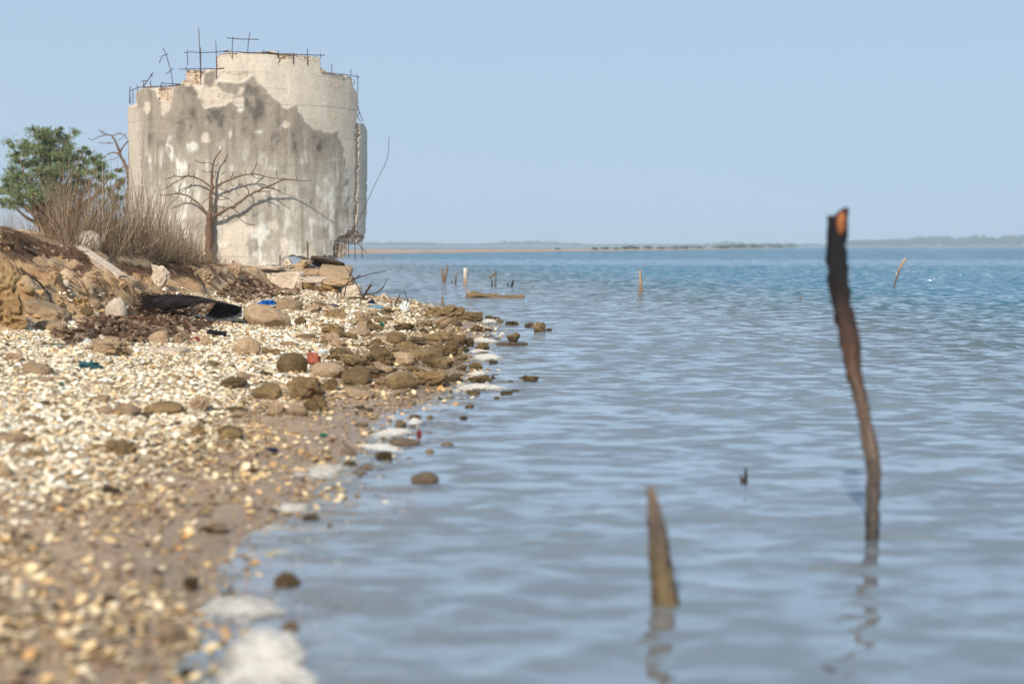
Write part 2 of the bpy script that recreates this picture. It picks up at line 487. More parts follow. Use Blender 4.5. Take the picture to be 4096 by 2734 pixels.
col = lerp(col, [0.33, 0.26, 0.15], sstep(25, 60, GY) * fb)
# erosion relief pushed out of the bank face
near = 1 / (1 + (np.maximum(GY - 25, 0) / 10) ** 2)
fe = np.clip(GT, 0, 1); fe = 4 * fe * (1 - fe)
DX = near * fe * (0.07 * fbm2(GY * 3.1, GZ * 9, 3, 81) + 0.03 * fbm2(GY * 11, GZ * 18, 2, 83))
V = np.stack([GX + DX, GY, GZ], -1).reshape(-1, 3)
nr, nc = GX.shape
ii = (np.arange(nr - 1)[:, None] * nc + np.arange(nc - 1)[None, :]).ravel()
b = Builder(); b.add(V, quads=np.stack([ii, ii + 1, ii + nc + 1, ii + nc], -1), col=col.reshape(-1, 3))
beach = b.build('beach', M['ground'])
tag(beach, 'shell beach and eroding ochre earth bank along the water', kind='structure')

# ------------------------------------------------------------------ water
def waves(x, y):
    r = np.random.default_rng(5)
    x = x[:1451]; y = y[:1451]
    xw = x + 0.22 * fbm2(x * 0.9, y * 0.9, 2, 91); yw = y + 0.22 * fbm2(x * 0.8 + 9, y * 0.8, 2, 93)
    z = np.zeros_like(x)
    spread = 0
    for i in range(64):
        lam = 0.075 * (0.36 / 0.075) ** r.random() if i < 57 else 1.2 + 1.6 * r.random()
        th = r.normal(0, 0.5) - 0.2
        k = 2 * np.pi / lam
        amp = (0.0060 * lam ** 0.95 if i < 57 else 0.0018 * lam) * (0.5 + r.random())
        ph = r.random() * 6.28
        fade = 1 / (1 + (y * 0.0042 / (lam * 0.22)) ** 4)
        z += amp * np.sin(k * (xw * np.sin(th) + yw * np.cos(th)) + ph) * fade
    g = 0.75 + 0.5 * fbm2(x * 0.35, y * 0.22, 2, 95)
    z *= g
    sg = 0.0075 * 0.5; sn = z / sg
    z = sg * (0.30 * sn + 0.85 * np.clip(sn - .35, 0, None) ** 1.35)
    return np.vstack([z, np.zeros((70, z.shape[1]))])
wu = np.linspace(-0.66, 0.72, 720)
wy = np.concatenate([[0.6], np.geomspace(0.9, 60, 1450), np.geomspace(62, 9000, 70)])
U, WY = np.meshgrid(wu, wy)
WX = U * (WY + 1.6)
dep = np.clip(WX - shore(WY), 0, None)
WZ = waves(WX, WY) * np.clip(0.18 + dep / 1.6, 0, 1) * (0.55 + 0.45 * sstep(3, 9, WY)) * 1.0
slick = sstep(50, 56, WY + 3 * fbm2(WX * .05, WY * .05, 2, 3)) * (1 - sstep(74, 84, WY + 4 * fbm2(WX * .04, WY * .05, 2, 4)))
WZ *= (1 - 0.8 * slick)
gz = ground_z(np.clip(WX, -2000, 2000), np.clip(WY, -5, 2900))
depth = np.clip(-gz, 0, 2)
b = Builder(); nr, nc = WX.shape
ii = (np.arange(nr - 1)[:, None] * nc + np.arange(nc - 1)[None, :]).ravel()
b.add(np.stack([WX, WY, WZ], -1).reshape(-1, 3), quads=np.stack([ii, ii + 1, ii + nc + 1, ii + nc], -1),
      col=np.stack([depth, slick, np.zeros_like(depth)], -1).reshape(-1, 3))

m, nt, out = mat_new('water'); L = nt.links.new
at_ = N(nt, 'ShaderNodeAttribute'); at_.attribute_name = 'Col'
sep = N(nt, 'ShaderNodeSeparateColor'); L(at_.outputs['Color'], sep.inputs[0])
geo = N(nt, 'ShaderNodeNewGeometry')
mp = N(nt, 'ShaderNodeMapping'); mp.inputs['Scale'].default_value = (0.55, 1.0, 1.0); L(geo.outputs['Position'], mp.inputs['Vector'])
na = N(nt, 'ShaderNodeTexNoise'); na.inputs['Scale'].default_value = 9; na.inputs['Detail'].default_value = 5; na.inputs['Roughness'].default_value = 0.6; L(mp.outputs[0], na.inputs['Vector'])
nb = N(nt, 'ShaderNodeTexNoise'); nb.inputs['Scale'].default_value = 1.6; nb.inputs['Detail'].default_value = 4; nb.inputs['Roughness'].default_value = 0.6; L(mp.outputs[0], nb.inputs['Vector'])
# far out the ripples are finer than the mesh: tilt the normal by ripple slopes, most of the
# facets one sees at a grazing angle being those that lean towards the eye
sy = N(nt, 'ShaderNodeSeparateXYZ'); L(geo.outputs['Position'], sy.inputs[0])
far = N(nt, 'ShaderNodeMapRange'); far.inputs['From Min'].default_value = 2; far.inputs['From Max'].default_value = 34; far.inputs['To Min'].default_value = 0.13; L(sy.outputs['Y'], far.inputs['Value'])
calm = N(nt, 'ShaderNodeMath', operation='MULTIPLY_ADD'); L(sep.outputs[1], calm.inputs[0]); calm.inputs[1].default_value = -0.72; calm.inputs[2].default_value = 1.0
gain = N(nt, 'ShaderNodeMath', operation='MULTIPLY'); L(far.outputs[0], gain.inputs[0]); L(calm.outputs[0], gain.inputs[1])
na.inputs['Scale'].default_value = 10; na.inputs['Detail'].default_value = 4; na.inputs['Roughness'].default_value = 0.55
cs = N(nt, 'ShaderNodeSeparateColor'); L(na.outputs['Color'], cs.inputs[0])
lean = N(nt, 'ShaderNodeMath', operation='SUBTRACT'); L(cs.outputs[1], lean.inputs[0]); lean.inputs[1].default_value = 0.44
lean2 = N(nt, 'ShaderNodeMath', operation='MAXIMUM'); L(lean.outputs[0], lean2.inputs[0]); lean2.inputs[1].default_value = 0.0
lean3 = N(nt, 'ShaderNodeMath', operation='MULTIPLY'); L(lean2.outputs[0], lean3.inputs[0]); lean3.inputs[1].default_value = 10.0
lean4 = N(nt, 'ShaderNodeMath', operation='MULTIPLY'); L(lean3.outputs[0], lean4.inputs[0]); L(gain.outputs[0], lean4.inputs[1])
hor = N(nt, 'ShaderNodeVectorMath', operation='MULTIPLY'); L(geo.outputs['Incoming'], hor.inputs[0]); hor.inputs[1].default_value = (1, 1, 0)
hs = N(nt, 'ShaderNodeVectorMath', operation='SCALE'); L(hor.outputs[0], hs.inputs[0]); L(lean4.outputs[0], hs.inputs['Scale'])
sd = N(nt, 'ShaderNodeMath', operation='SUBTRACT'); L(cs.outputs[0], sd.inputs[0]); sd.inputs[1].default_value = 0.5
sd2 = N(nt, 'ShaderNodeMath', operation='MULTIPLY'); L(sd.outputs[0], sd2.inputs[0]); L(gain.outputs[0], sd2.inputs[1])
sv = N(nt, 'ShaderNodeCombineXYZ'); L(sd2.outputs[0], sv.inputs[0])
v1 = N(nt, 'ShaderNodeVectorMath', operation='ADD'); L(geo.outputs['Normal'], v1.inputs[0]); L(hs.outputs[0], v1.inputs[1])
v2 = N(nt, 'ShaderNodeVectorMath', operation='ADD'); L(v1.outputs[0], v2.inputs[0]); L(sv.outputs[0], v2.inputs[1])
b2 = N(nt, 'ShaderNodeVectorMath', operation='NORMALIZE'); L(v2.outputs[0], b2.inputs[0])
# Fresnel by Schlick, the same from above and below, so that the sun reaches the bottom
fd = N(nt, 'ShaderNodeVectorMath', operation='DOT_PRODUCT'); L(b2.outputs[0], fd.inputs[0]); L(geo.outputs['Incoming'], fd.inputs[1])
fa = N(nt, 'ShaderNodeMath', operation='ABSOLUTE'); L(fd.outputs['Value'], fa.inputs[0])
f1 = N(nt, 'ShaderNodeMath', operation='SUBTRACT', use_clamp=True); f1.inputs[0].default_value = 1.0; L(fa.outputs[0], f1.inputs[1])
f5 = N(nt, 'ShaderNodeMath', operation='POWER'); L(f1.outputs[0], f5.inputs[0]); f5.inputs[1].default_value = 5.0
fr = N(nt, 'ShaderNodeMath', operation='MULTIPLY_ADD'); L(f5.outputs[0], fr.inputs[0]); fr.inputs[1].default_value = 0.98; fr.inputs[2].default_value = 0.02
gl = N(nt, 'ShaderNodeBsdfGlossy'); gl.inputs['Roughness'].default_value = 0.045; gl.inputs['Color'].default_value = (1, 1, 1, 1); L(b2.outputs[0], gl.inputs['Normal'])
df = N(nt, 'ShaderNodeBsdfDiffuse'); dr = N(nt, 'ShaderNodeValToRGB'); dr.color_ramp.elements[0].position = 0.03; dr.color_ramp.elements[0].color = (0.235, 0.275, 0.31, 1)
dr.color_ramp.elements[1].position = 0.85; dr.color_ramp.elements[1].color = (0.0, 0.125, 0.205, 1)
e_ = dr.color_ramp.elements.new(0.20); e_.color = (0.10, 0.125, 0.125, 1)
e_ = dr.color_ramp.elements.new(0.45); e_.color = (0.035, 0.10, 0.115, 1)
L(sep.outputs[0], dr.inputs['Fac']); L(dr.outputs['Color'], df.inputs['Color'])
tp = N(nt, 'ShaderNodeBsdfTransparent'); tp.inputs['Color'].default_value = (0.96, 0.97, 0.93, 1)
ex = N(nt, 'ShaderNodeMath', operation='MULTIPLY'); L(sep.outputs[0], ex.inputs[0]); ex.inputs[1].default_value = -24.0
ee = N(nt, 'ShaderNodeMath', operation='EXPONENT'); L(ex.outputs[0], ee.inputs[0])
mxb = N(nt, 'ShaderNodeMixShader'); L(ee.outputs[0], mxb.inputs[0]); L(df.outputs[0], mxb.inputs[1]); L(tp.outputs[0], mxb.inputs[2])
mxs = N(nt, 'ShaderNodeMixShader'); fp = N(nt, 'ShaderNodeMath', operation='POWER'); L(fr.outputs[0], fp.inputs[0]); fp.inputs[1].default_value = 0.43; L(fp.outputs[0], mxs.inputs[0]); L(mxb.outputs[0], mxs.inputs[1]); L(gl.outputs[0], mxs.inputs[2])
L(mxs.outputs[0], out.inputs['Surface'])
M['water'] = m
water = b.build('water', m)
tag(water, 'calm rippled sea water, clear at the edge and teal far out', kind='structure')

# ------------------------------------------------------------------ far sand spit, far shore, distant trees
def ribbon(name, pts, widths, heights, mat, seed):
    """low rounded land along pts (x, y)"""
    pts = np.asarray(pts, float); n = 160
    t = np.linspace(0, len(pts) - 1, n); k = np.arange(len(pts))
    x = np.interp(t, k, pts[:, 0]); y = np.interp(t, k, pts[:, 1]); w = np.interp(t, k, widths); h = np.interp(t, k, heights)
    h = h * (1 + 0.25 * fbm2(t * 6, t * 0, 3, seed))
    prof = [(0, -0.3), (0.02, 0.0), (0.10, 0.55), (0.3, 0.95), (0.6, 1.0), (1.0, 0.9), (1.02, -0.3)]
    v = []
    for (f, g) in prof:
        v.append(np.stack([x + 0 * f, y + w * f, np.where(g < 0, -0.3, h * g + 0.0)], -1))
    v = np.array(v)
    v = v.transpose(1, 0, 2).reshape(-1, 3); m_ = len(prof)
    ii = (np.arange(n - 1)[:, None] * m_ + np.arange(m_ - 1)[None, :]).ravel()
    bb = Builder(); bb.add(v, quads=np.stack([ii, ii + m_, ii + m_ + 1, ii + 1], -1))
    return bb.build(name, mat, col=False)
def wp(px, py): p = on_water(px, py); return (p[0], p[1])
spit = ribbon('sand_spit', [wp(700, 1016), wp(1470, 1014), wp(2100, 1007), wp(2500, 1002), wp(2800, 998), wp(3150, 993)],
              [60, 60, 60, 60, 80, 60], [.37, .35, .33, .26, .20, .11], M['farsand'], 5)
tag(spit, 'low pinkish sand spit across the water', kind='structure')
shore_far = ribbon('far_shore', [(-900, 1500), (-300, 1450), (0, 1400), (330, 1200), (700, 1180), (1200, 1150)], [300] * 6, [1.2, 1.2, 1.2, 1.5, 1.5, 1.5], M['farland'], 9)
tag(shore_far, 'hazy flat shore on the far side of the water', kind='structure')

def leaf_blob(bb, c, r, n, size, cols, rng, soft=False):
    """leaf-sized quads through an ellipsoid, denser to its skin"""
    d = rng.normal(size=(n, 3)); d /= np.linalg.norm(d, axis=1)[:, None]
    rad = rng.random(n) ** 0.45 if not soft else np.abs(rng.normal(0, .62, n))
    p = np.asarray(c) + d * rad[:, None] * np.asarray(r)
    a = rng.normal(size=(n, 3)); a /= np.linalg.norm(a, axis=1)[:, None]
    e = np.cross(a, rng.normal(size=(n, 3))); e /= np.linalg.norm(e, axis=1)[:, None]
    s = size * (0.6 + 0.8 * rng.random(n))[:, None]
    q = np.stack([p - a * s - e * s * .5, p + a * s - e * s * .35, p + a * s * 1.1 + e * s * .5, p - a * s * .9 + e * s * .4], 1).reshape(-1, 3)
    f = np.arange(n * 4).reshape(-1, 4)
    cc = np.asarray(cols)[rng.integers(0, len(cols), n)] * (0.75 + 0.5 * rng.random((n, 1)))
    bb.add(q, quads=f, col=np.repeat(cc, 4, 0))
GREEN = [(0.045, 0.085, 0.030), (0.06, 0.10, 0.04), (0.035, 0.065, 0.025)]
r = np.random.default_rng(11)
# trees of the far shore, one mass
bb = Builder()
for px in np.arange(3330, 4300, 5.0):
    Y = 1215 + r.random() * 60
    hgt = np.interp(px, [3330, 3400, 3600, 3700, 3760, 3800, 3860, 3920, 3980, 4050, 4300], [3, 5, 6, 9, 10, 7.5, 8, 11, 8, 10.5, 10]) * (0.7 + 0.4 * r.random())
    c = at(px, 985, Y); leaf_blob(bb, (c[0], Y, 1.2 + hgt * .5), (3 + 2 * r.random(), 3, hgt * .5), 45, 0.9, GREEN, r)
for px in np.arange(1380, 3330, 9.0):
    Y = 1500 + r.random() * 60
    hgt = np.interp(px, [1380, 1480, 1700, 1900, 2000, 2100, 2200, 2330, 2800, 2900, 3000, 3250], [5, 5, 4, 2, 5, 7, 6, 2, 2, 5, 3, 2]) * (0.6 + 0.5 * r.random())
    c = at(px, 985, Y); leaf_blob(bb, (c[0], Y, 1 + hgt * .5), (4 + 3 * r.random(), 4, hgt * .5), 30, 1.1, GREEN, r)
far_trees = bb.build('distant_trees', M['leafdark'])
tag(far_trees, 'hazy blue green belt of trees on the far shore', kind='stuff')
# low bushes on the spit, each its own
SPITB = [(2230, 0.5), (2380, .6), (2420, .7), (2465, .5), (2500, .8), (2525, 1.0), (2545, .7), (2590, .9), (2645, .6), (2700, .7), (2735, .9), (2790, 1.0), (2880, 1.0), (2905, .8), (2940, 1.1), (2965, 1.2), (3000, 1.1), (3030, 1.0), (3080, 1.3), (3110, 1.0), (3150, 1.5)]
for i, (px, h) in enumerate(SPITB):
    wy_ = np.interp(px, [2100, 2500, 2800, 3150], [1007, 1002, 998, 993]) - 1
    c = on_water(px, wy_); Y = c[1] + 4
    s_ = Y / 300.0
    bb = Builder(); x = ray(px, 985)[0] * Y
    hh = h * s_ * 0.85
    wd_ = (2.4 if px > 2600 else 1.0) * (.8 + .5 * r.random())
    leaf_blob(bb, (x, Y, .15 + hh * .45), ((hh * 1.0 + .2) * wd_, 0.8 * hh + .2, hh * .55), 160, 0.10 * s_, GREEN, r)
    leaf_blob(bb, (x + hh * .5, Y, .1 + hh * .35), (hh * .9, 0.8 * hh, hh * .4), 90, 0.10 * s_, GREEN, r)
    o = bb.build('bush', M['leafdark'])
    tag(o, 'small dark green bush on the low sand spit across the water', 'bush', 'bushes on the far sand spit')

# ------------------------------------------------------------------ the ruined round tank
CXW = ray(985, 985)[0] * 20.4; CYW = 20.4; RW = 1.80
def on_tank(px, py, dr=0.0):
    """pixel -> point on the tank's outer face (beyond its silhouette: on the plane through its side)"""
    rx, rz = ray(px, py); R = RW + dr
    # (rx*Y-CX)^2 + (Y-CY)^2 = R^2
    A = rx * rx + 1; B = -2 * (rx * CXW + CYW); C = CXW ** 2 + CYW ** 2 - R * R
    D = B * B - 4 * A * C
    Y = (-B - math.sqrt(D)) / (2 * A) if D > 0 else -B / (2 * A)
    return np.array([rx * Y, Y, CAM_H + rz * Y])

OUT = [(513, 424), (543, 413), (543, 378), (552, 362), (560, 355), (577, 350), (592, 340), (604, 348), (620, 349), (662, 346), (700, 342), (724, 338), (728, 321), (742, 314), (742, 279), (800, 277), (803, 286), (829, 277), (864, 276), (868, 223), (878, 213), (895, 211), (916, 203), (930, 209), (960, 210), (990, 207), (1030, 210), (1060, 206), (1108, 199), (1114, 214), (1150, 214),
       (1180, 217), (1225, 220), (1276, 225), (1283, 232), (1283, 267), (1300, 268), (1300, 284), (1320, 289), (1346, 295), (1375, 299), (1407, 305), (1408, 328), (1421, 356), (1433, 373), (1434, 417), (1430, 455), (1428, 492), (1456, 492), (1468, 525), (1474, 558), (1476, 600), (1470, 700), (1466, 820), (1463, 920), (1460, 951), (1453, 975),
       (1433, 976), (1414, 969), (1395, 972), (1391, 1000), (1388, 1032), (1338, 1033), (1300, 1029), (1267, 1030), (1243, 1038), (1210, 1028), (1162, 1022), (1140, 1026), (1121, 1040), (1116, 1060), (1090, 1062), (1060, 1064), (990, 1068), (900, 1068), (513, 1090)]
# patches where the render has fallen off and the blocks show
EXPO = [[(560, 335), (625, 335), (624, 350), (633, 372), (634, 400), (665, 404), (683, 412), (690, 400), (688, 345), (640, 335)],
        [(728, 270), (806, 270), (803, 345), (785, 340), (760, 338), (728, 340)], [(803, 270), (830, 275), (815, 300), (804, 320)],
        [(862, 272), (874, 270), (868, 235), (885, 226), (925, 222), (926, 196), (895, 200), (860, 205)],
        [(930, 200), (1112, 190), (1112, 208), (1060, 210), (990, 214), (930, 216)],
        [(1112, 205), (1285, 215), (1285, 232), (1240, 228), (1228, 245), (1215, 228), (1178, 225), (1172, 240), (1150, 238), (1130, 245), (1116, 268)],
        [(1282, 258), (1310, 262), (1310, 290), (1284, 284)], [(1364, 292), (1412, 300), (1412, 312), (1370, 308)],
        [(1419, 490), (1434, 486), (1436, 640), (1430, 800), (1424, 930), (1420, 975), (1411, 975), (1416, 800), (1421, 640)],
        [(1333, 985), (1338, 962), (1350, 945), (1385, 935), (1400, 922), (1422, 928), (1436, 935), (1480, 944), (1480, 985), (1400, 1050), (1330, 1050)],
        [(1240, 1040), (1245, 1024), (1300, 1022), (1340, 1020), (1345, 1040)]]
LIGHT = [[(816, 345), (868, 342), (880, 372), (905, 382), (928, 398), (900, 415), (860, 424), (828, 422), (815, 435), (812, 400), (806, 372)],
         [(928, 388), (968, 386), (970, 410), (955, 425), (930, 420)], [(573, 408), (598, 406), (600, 440), (592, 458), (575, 440)],
         [(645, 408), (683, 412), (685, 440), (655, 465), (646, 440)], [(952, 352), (975, 345), (972, 378), (955, 378)], [(1130, 485), (1150, 480), (1155, 500), (1138, 512), (1127, 505)],
         [(808, 535), (830, 530), (840, 565), (825, 578), (806, 570)],
         [(888, 905), (905, 896), (930, 893), (962, 868), (984, 865), (986, 900), (1010, 898), (1048, 905), (1046, 920), (1010, 922), (988, 930), (986, 1060), (900, 1060), (885, 1050), (880, 1000), (930, 985), (925, 970), (885, 975)],
         [(1066, 884), (1085, 882), (1096, 868), (1110, 872), (1114, 900), (1105, 925), (1085, 915), (1066, 905)],
         [(1118, 945), (1130, 945), (1140, 975), (1158, 1000), (1160, 1020), (1120, 1028)],
         [(1205, 1020), (1222, 990), (1235, 975), (1252, 1000), (1258, 1025)], [(880, 300), (866, 330), (905, 322), (930, 330), (975, 330), (1000, 310), (1010, 290), (900, 290)]]
DARKP = [[(543, 372), (560, 358), (625, 356), (633, 400), (660, 412), (686, 412), (690, 345), (728, 336), (780, 346), (787, 390), (818, 402), (815, 432), (855, 424), (905, 424), (925, 405), (945, 420), (976, 428), (977, 402), (958, 380), (930, 378), (890, 362), (866, 336), (870, 322), (930, 326), (958, 328), (1005, 304), (1042, 332), (1066, 352), (1070, 375), (1108, 400), (1126, 436), (1182, 426), (1192, 450), (1248, 515), (1295, 525), (1342, 525), (1356, 553), (1370, 595), (1380, 645), (1390, 720),
          (1390, 1100), (440, 1100), (440, 740), (575, 740), (560, 600), (555, 460)],
         [(812, 290), (860, 276), (862, 330), (840, 342), (812, 335)]]
MOULD = [(762, 400, 36, 60, .75), (745, 470, 40, 60, .7), (880, 455, 60, 45, .7), (835, 440, 30, 30, .55), (1012, 370, 45, 40, .45), (1010, 430, 45, 40, .8), (1035, 460, 35, 30, .6), (890, 500, 35, 40, .7), (1277, 585, 12, 40, .85), (1098, 545, 18, 40, .6), (1170, 560, 14, 40, .7), (1245, 550, 16, 40, .6), (1100, 500, 25, 30, .4),
         (640, 560, 40, 30, .4), (770, 340, 30, 20, .25), (1020, 845, 30, 45, .6), (1010, 990, 28, 30, .7), (1070, 835, 25, 45, .6), (985, 480, 30, 70, .45), (1465, 800, 10, 150, .5), (1290, 560, 40, 25, .35), (1190, 960, 12, 40, .4), (1000, 620, 40, 60, .2), (650, 690, 30, 40, .35), (1120, 870, 20, 60, .35)]
WHITE = [(770, 590, 26, 30, .5), (930, 545, 14, 40, .7), (945, 600, 30, 20, .5), (675, 590, 10, 40, .7), (690, 640, 20, 60, .4), (880, 580, 30, 25, .5), (590, 620, 20, 40, .35), (735, 670, 30, 45, .45), (860, 650, 50, 30, .35), (1215, 660, 22, 60, .5), (1270, 720, 16, 50, .4), (1300, 790, 20, 35, .5), (1210, 770, 22, 30, .4), (1305, 900, 20, 50, .5), (1050, 940, 30, 50, .8), (1030, 1010, 30, 30, .5), (700, 900, 50, 90, .55), (560, 900, 40, 90, .4), (1390, 760, 25, 100, .4),
         (1230, 860, 20, 50, .35), (960, 1000, 25, 50, .3), (660, 760, 60, 60, .35), (1340, 650, 16, 50, .35), (1030, 525, 25, 10, .5), (960, 440, 12, 10, .6), (780, 750, 50, 60, .3), (910, 700, 60, 40, .3)]

def tank_xyz(th, z, r): return np.stack([CXW + r * np.sin(th), CYW - r * np.cos(th), z + 0 * th], -1)
nth, nz = 470, 330
ths = np.linspace(math.radians(-70), math.radians(80), nth); zs = np.linspace(0.22, 3.32, nz)
TH, TZ = np.meshgrid(ths, zs)
P3 = tank_xyz(TH, TZ, RW)
TPX, TPY = project(P3[..., 0], P3[..., 1], P3[..., 2])
def wob(px, py, a, s, seed): return px + a * fbm2(px / s, py / s, 3, seed), py + a * fbm2(px / s + 50, py / s, 3, seed + 1)
wx1, wy1 = wob(TPX, TPY, 5.0, 12.0, 101)
inside = in_poly(wx1, wy1, OUT)
wx2, wy2 = wob(TPX, TPY, 9.0, 16.0, 103)
expo = np.zeros(TPX.shape, bool)
for pl in EXPO: expo |= in_poly(wx2, wy2, pl)
light = np.zeros(TPX.shape, bool); dark = np.zeros(TPX.shape, bool)
wx3, wy3 = wob(TPX, TPY, 11.0, 22.0, 105)
for pl in DARKP: dark |= in_poly(wx3, wy3, pl)
for pl in LIGHT: light |= in_poly(wx3, wy3, pl)
def blur(a, k):
    a = a.astype(float)
    for _ in range(k):
        a = (a + np.roll(a, 1, 0) + np.roll(a, -1, 0) + np.roll(a, 1, 1) + np.roll(a, -1, 1)) / 5
    return a

arc = TH * RW
big = fbm2(arc * 1.3, TZ * 1.0, 5, 111); fine = fbm2(arc * 9, TZ * 7, 4, 113, .6); streak = fbm2(arc * 11, TZ * 1.3, 4, 117, .6); cloud = fbm2(arc * 3.2, TZ * 3.2, 5, 119, .62)
darkf = blur(dark & ~light, 3) * (.76 + .24 * sstep(-.35, .12, cloud + .5 * fine))
C = np.zeros(TPX.shape + (3,))
C[:] = (0.56, 0.49, 0.395)
C *= (1 + .16 * cloud + .13 * streak + .08 * big + .06 * fine)[..., None]
low = sstep(560, 760, TPY)
greyc = np.array([0.315, 0.27, 0.215]) * (1 - low[..., None]) + np.array([0.415, 0.375, 0.31]) * low[..., None]
greyc = greyc * (1 + .55 * cloud + .20 * streak + .42 * fine)[..., None]
C = C * (1 - darkf[..., None]) + greyc * darkf[..., None]
mo = np.zeros(TPX.shape); wh = np.zeros(TPX.shape)
for (x, y, rx_, ry_, a) in MOULD: mo = np.maximum(mo, a * np.exp(-(((wx3 - x) / rx_) ** 2 + ((wy3 - y) / ry_) ** 2)))
for (x, y, rx_, ry_, a) in WHITE: wh = np.maximum(wh, a * np.exp(-(((wx3 - x) / rx_) ** 2 + ((wy3 - y) / ry_) ** 2)))
mo = np.clip((mo + darkf * .22 * (1 - low)) * (0.9 + .5 * streak + 1.6 * fine) + darkf * (sstep(0.12, .5, -streak + .4 * cloud) * .30), 0, 1) * (0.25 + .75 * darkf)
C = C * (1 - mo[..., None]) + np.array([0.115, 0.10, 0.085]) * mo[..., None]
wh = sstep(.10, .80, wh * (1.1 + 1.3 * streak + 2.0 * fine)) * .72 + darkf * sstep(480, 700, TPY) * sstep(.12, .5, streak * .9 + fine * .6 + .3 * cloud) * .5
wh = np.clip(wh, 0, .85)
C = C * (1 - wh[..., None]) + np.array([0.66, 0.66, 0.60]) * wh[..., None]
# left strip blended towards one tone, drawn as on the photograph
ls = sstep(590, 560, TPX + 14 * fbm2(TZ * 2, TZ * 0, 3, 7) + np.where(TPY > 430, 0, 40))
C = C * (1 - .75 * ls[..., None]) + np.array([0.43, 0.375, 0.305]) * .75 * ls[..., None]
# hairline cracks along the block courses
crk = np.zeros(TPX.shape)
CZ = [0.35 + 0.2 * k for k in range(15)]
for k, cz in enumerate(CZ):
    zz = cz + 0.018 * fbm2(arc * 4, arc * 0 + k, 3, 131) + .006 * fbm2(arc * 20, arc * 0 + k, 2, 133)
    on = sstep(-.05, .35, fbm2(arc * 1.9, arc * 0 + k * 3.3, 3, 135)) * (0.2 + .8 * (1 - darkf))
    crk = np.maximum(crk, np.exp(-((TZ - zz) / 0.006) ** 2) * on)
for k in range(15):
    for j in range(13):
        th0 = (j + (k % 2) * .5) * (0.4 / RW) - 1.4
        tt = th0 + 0.012 * fbm2(TZ * 7, TZ * 0 + j + k * 7, 3, 137)
        on = (np.abs(TZ - CZ[k] - .1) < .1) * (RNG.random() < .28)
        crk = np.maximum(crk, .8 * np.exp(-((TH - tt) / (0.006 / RW)) ** 2) * on)
C = C * (1 - .30 * crk[..., None])
relief = .010 * (blur(light & ~dark, 1) * -1 + darkf * .9) + .010 * big + .004 * cloud + .0015 * fine - .0045 * crk
rad = RW + relief

def shell_from_mask(bb, th, z, cell, rout, rin, colr):
    """solid curved slab from the True cells of a (z, theta) grid"""
    nzv, ntv = th.shape
    idx = np.arange(nzv * ntv).reshape(nzv, ntv)
    zi, ti = np.nonzero(cell)
    a = idx[zi, ti]; b_ = idx[zi, ti + 1]; c = idx[zi + 1, ti + 1]; d = idx[zi + 1, ti]
    NN = nzv * ntv
    quads = [np.stack([a, b_, c, d], -1), np.stack([a + NN, d + NN, c + NN, b_ + NN], -1)]
    pad = np.pad(cell, 1)
    def bound(dz, dt, p, q):
        m_ = ~pad[1 + zi + dz, 1 + ti + dt]
        quads.append(np.stack([p[m_], p[m_] + NN, q[m_] + NN, q[m_]], -1))
    bound(-1, 0, a, b_); bound(0, 1, b_, c); bound(1, 0, c, d); bound(0, -1, d, a)
    q = np.concatenate(quads)
    vo = tank_xyz(th, z, rout).reshape(-1, 3); vi = tank_xyz(th, z, rin).reshape(-1, 3)
    v = np.vstack([vo, vi]); cc = np.vstack([colr.reshape(-1, 3)] * 2)
    u, inv = np.unique(q, return_inverse=True)
    bb.add(v[u], quads=inv.reshape(-1, 4), col=cc[u])

cen = lambda a: (a[:-1, :-1] + a[1:, :-1] + a[:-1, 1:] + a[1:, 1:]) / 4.0
ins_c = cen(inside.astype(float)) > .5; exp_c = cen(expo.astype(float)) > .5
tank = bpy.data.objects.new('ruined_tank_wall', None); S.collection.objects.link(tank)
tank.location = (CXW, CYW - RW, 0.45)
tank_inv = Matrix.Translation(tank.location).inverted()
def under(parent, o):
    o.parent = parent; o.matrix_parent_inverse = Matrix.Translation(parent.location).inverted(); return o
tag(tank, 'broken curved concrete wall of a ruined tank, stained plaster, undercut above the shore', 'ruin')
bb = Builder(); shell_from_mask(bb, TH, TZ, ins_c & ~exp_c, rad, rad * 0 + RW - .045, C)
pl = bb.build('plaster', M['plaster'], smooth=True); under(tank, pl)
pl.data.polygons.foreach_set('use_smooth', np.ones(len(pl.data.polygons), bool))
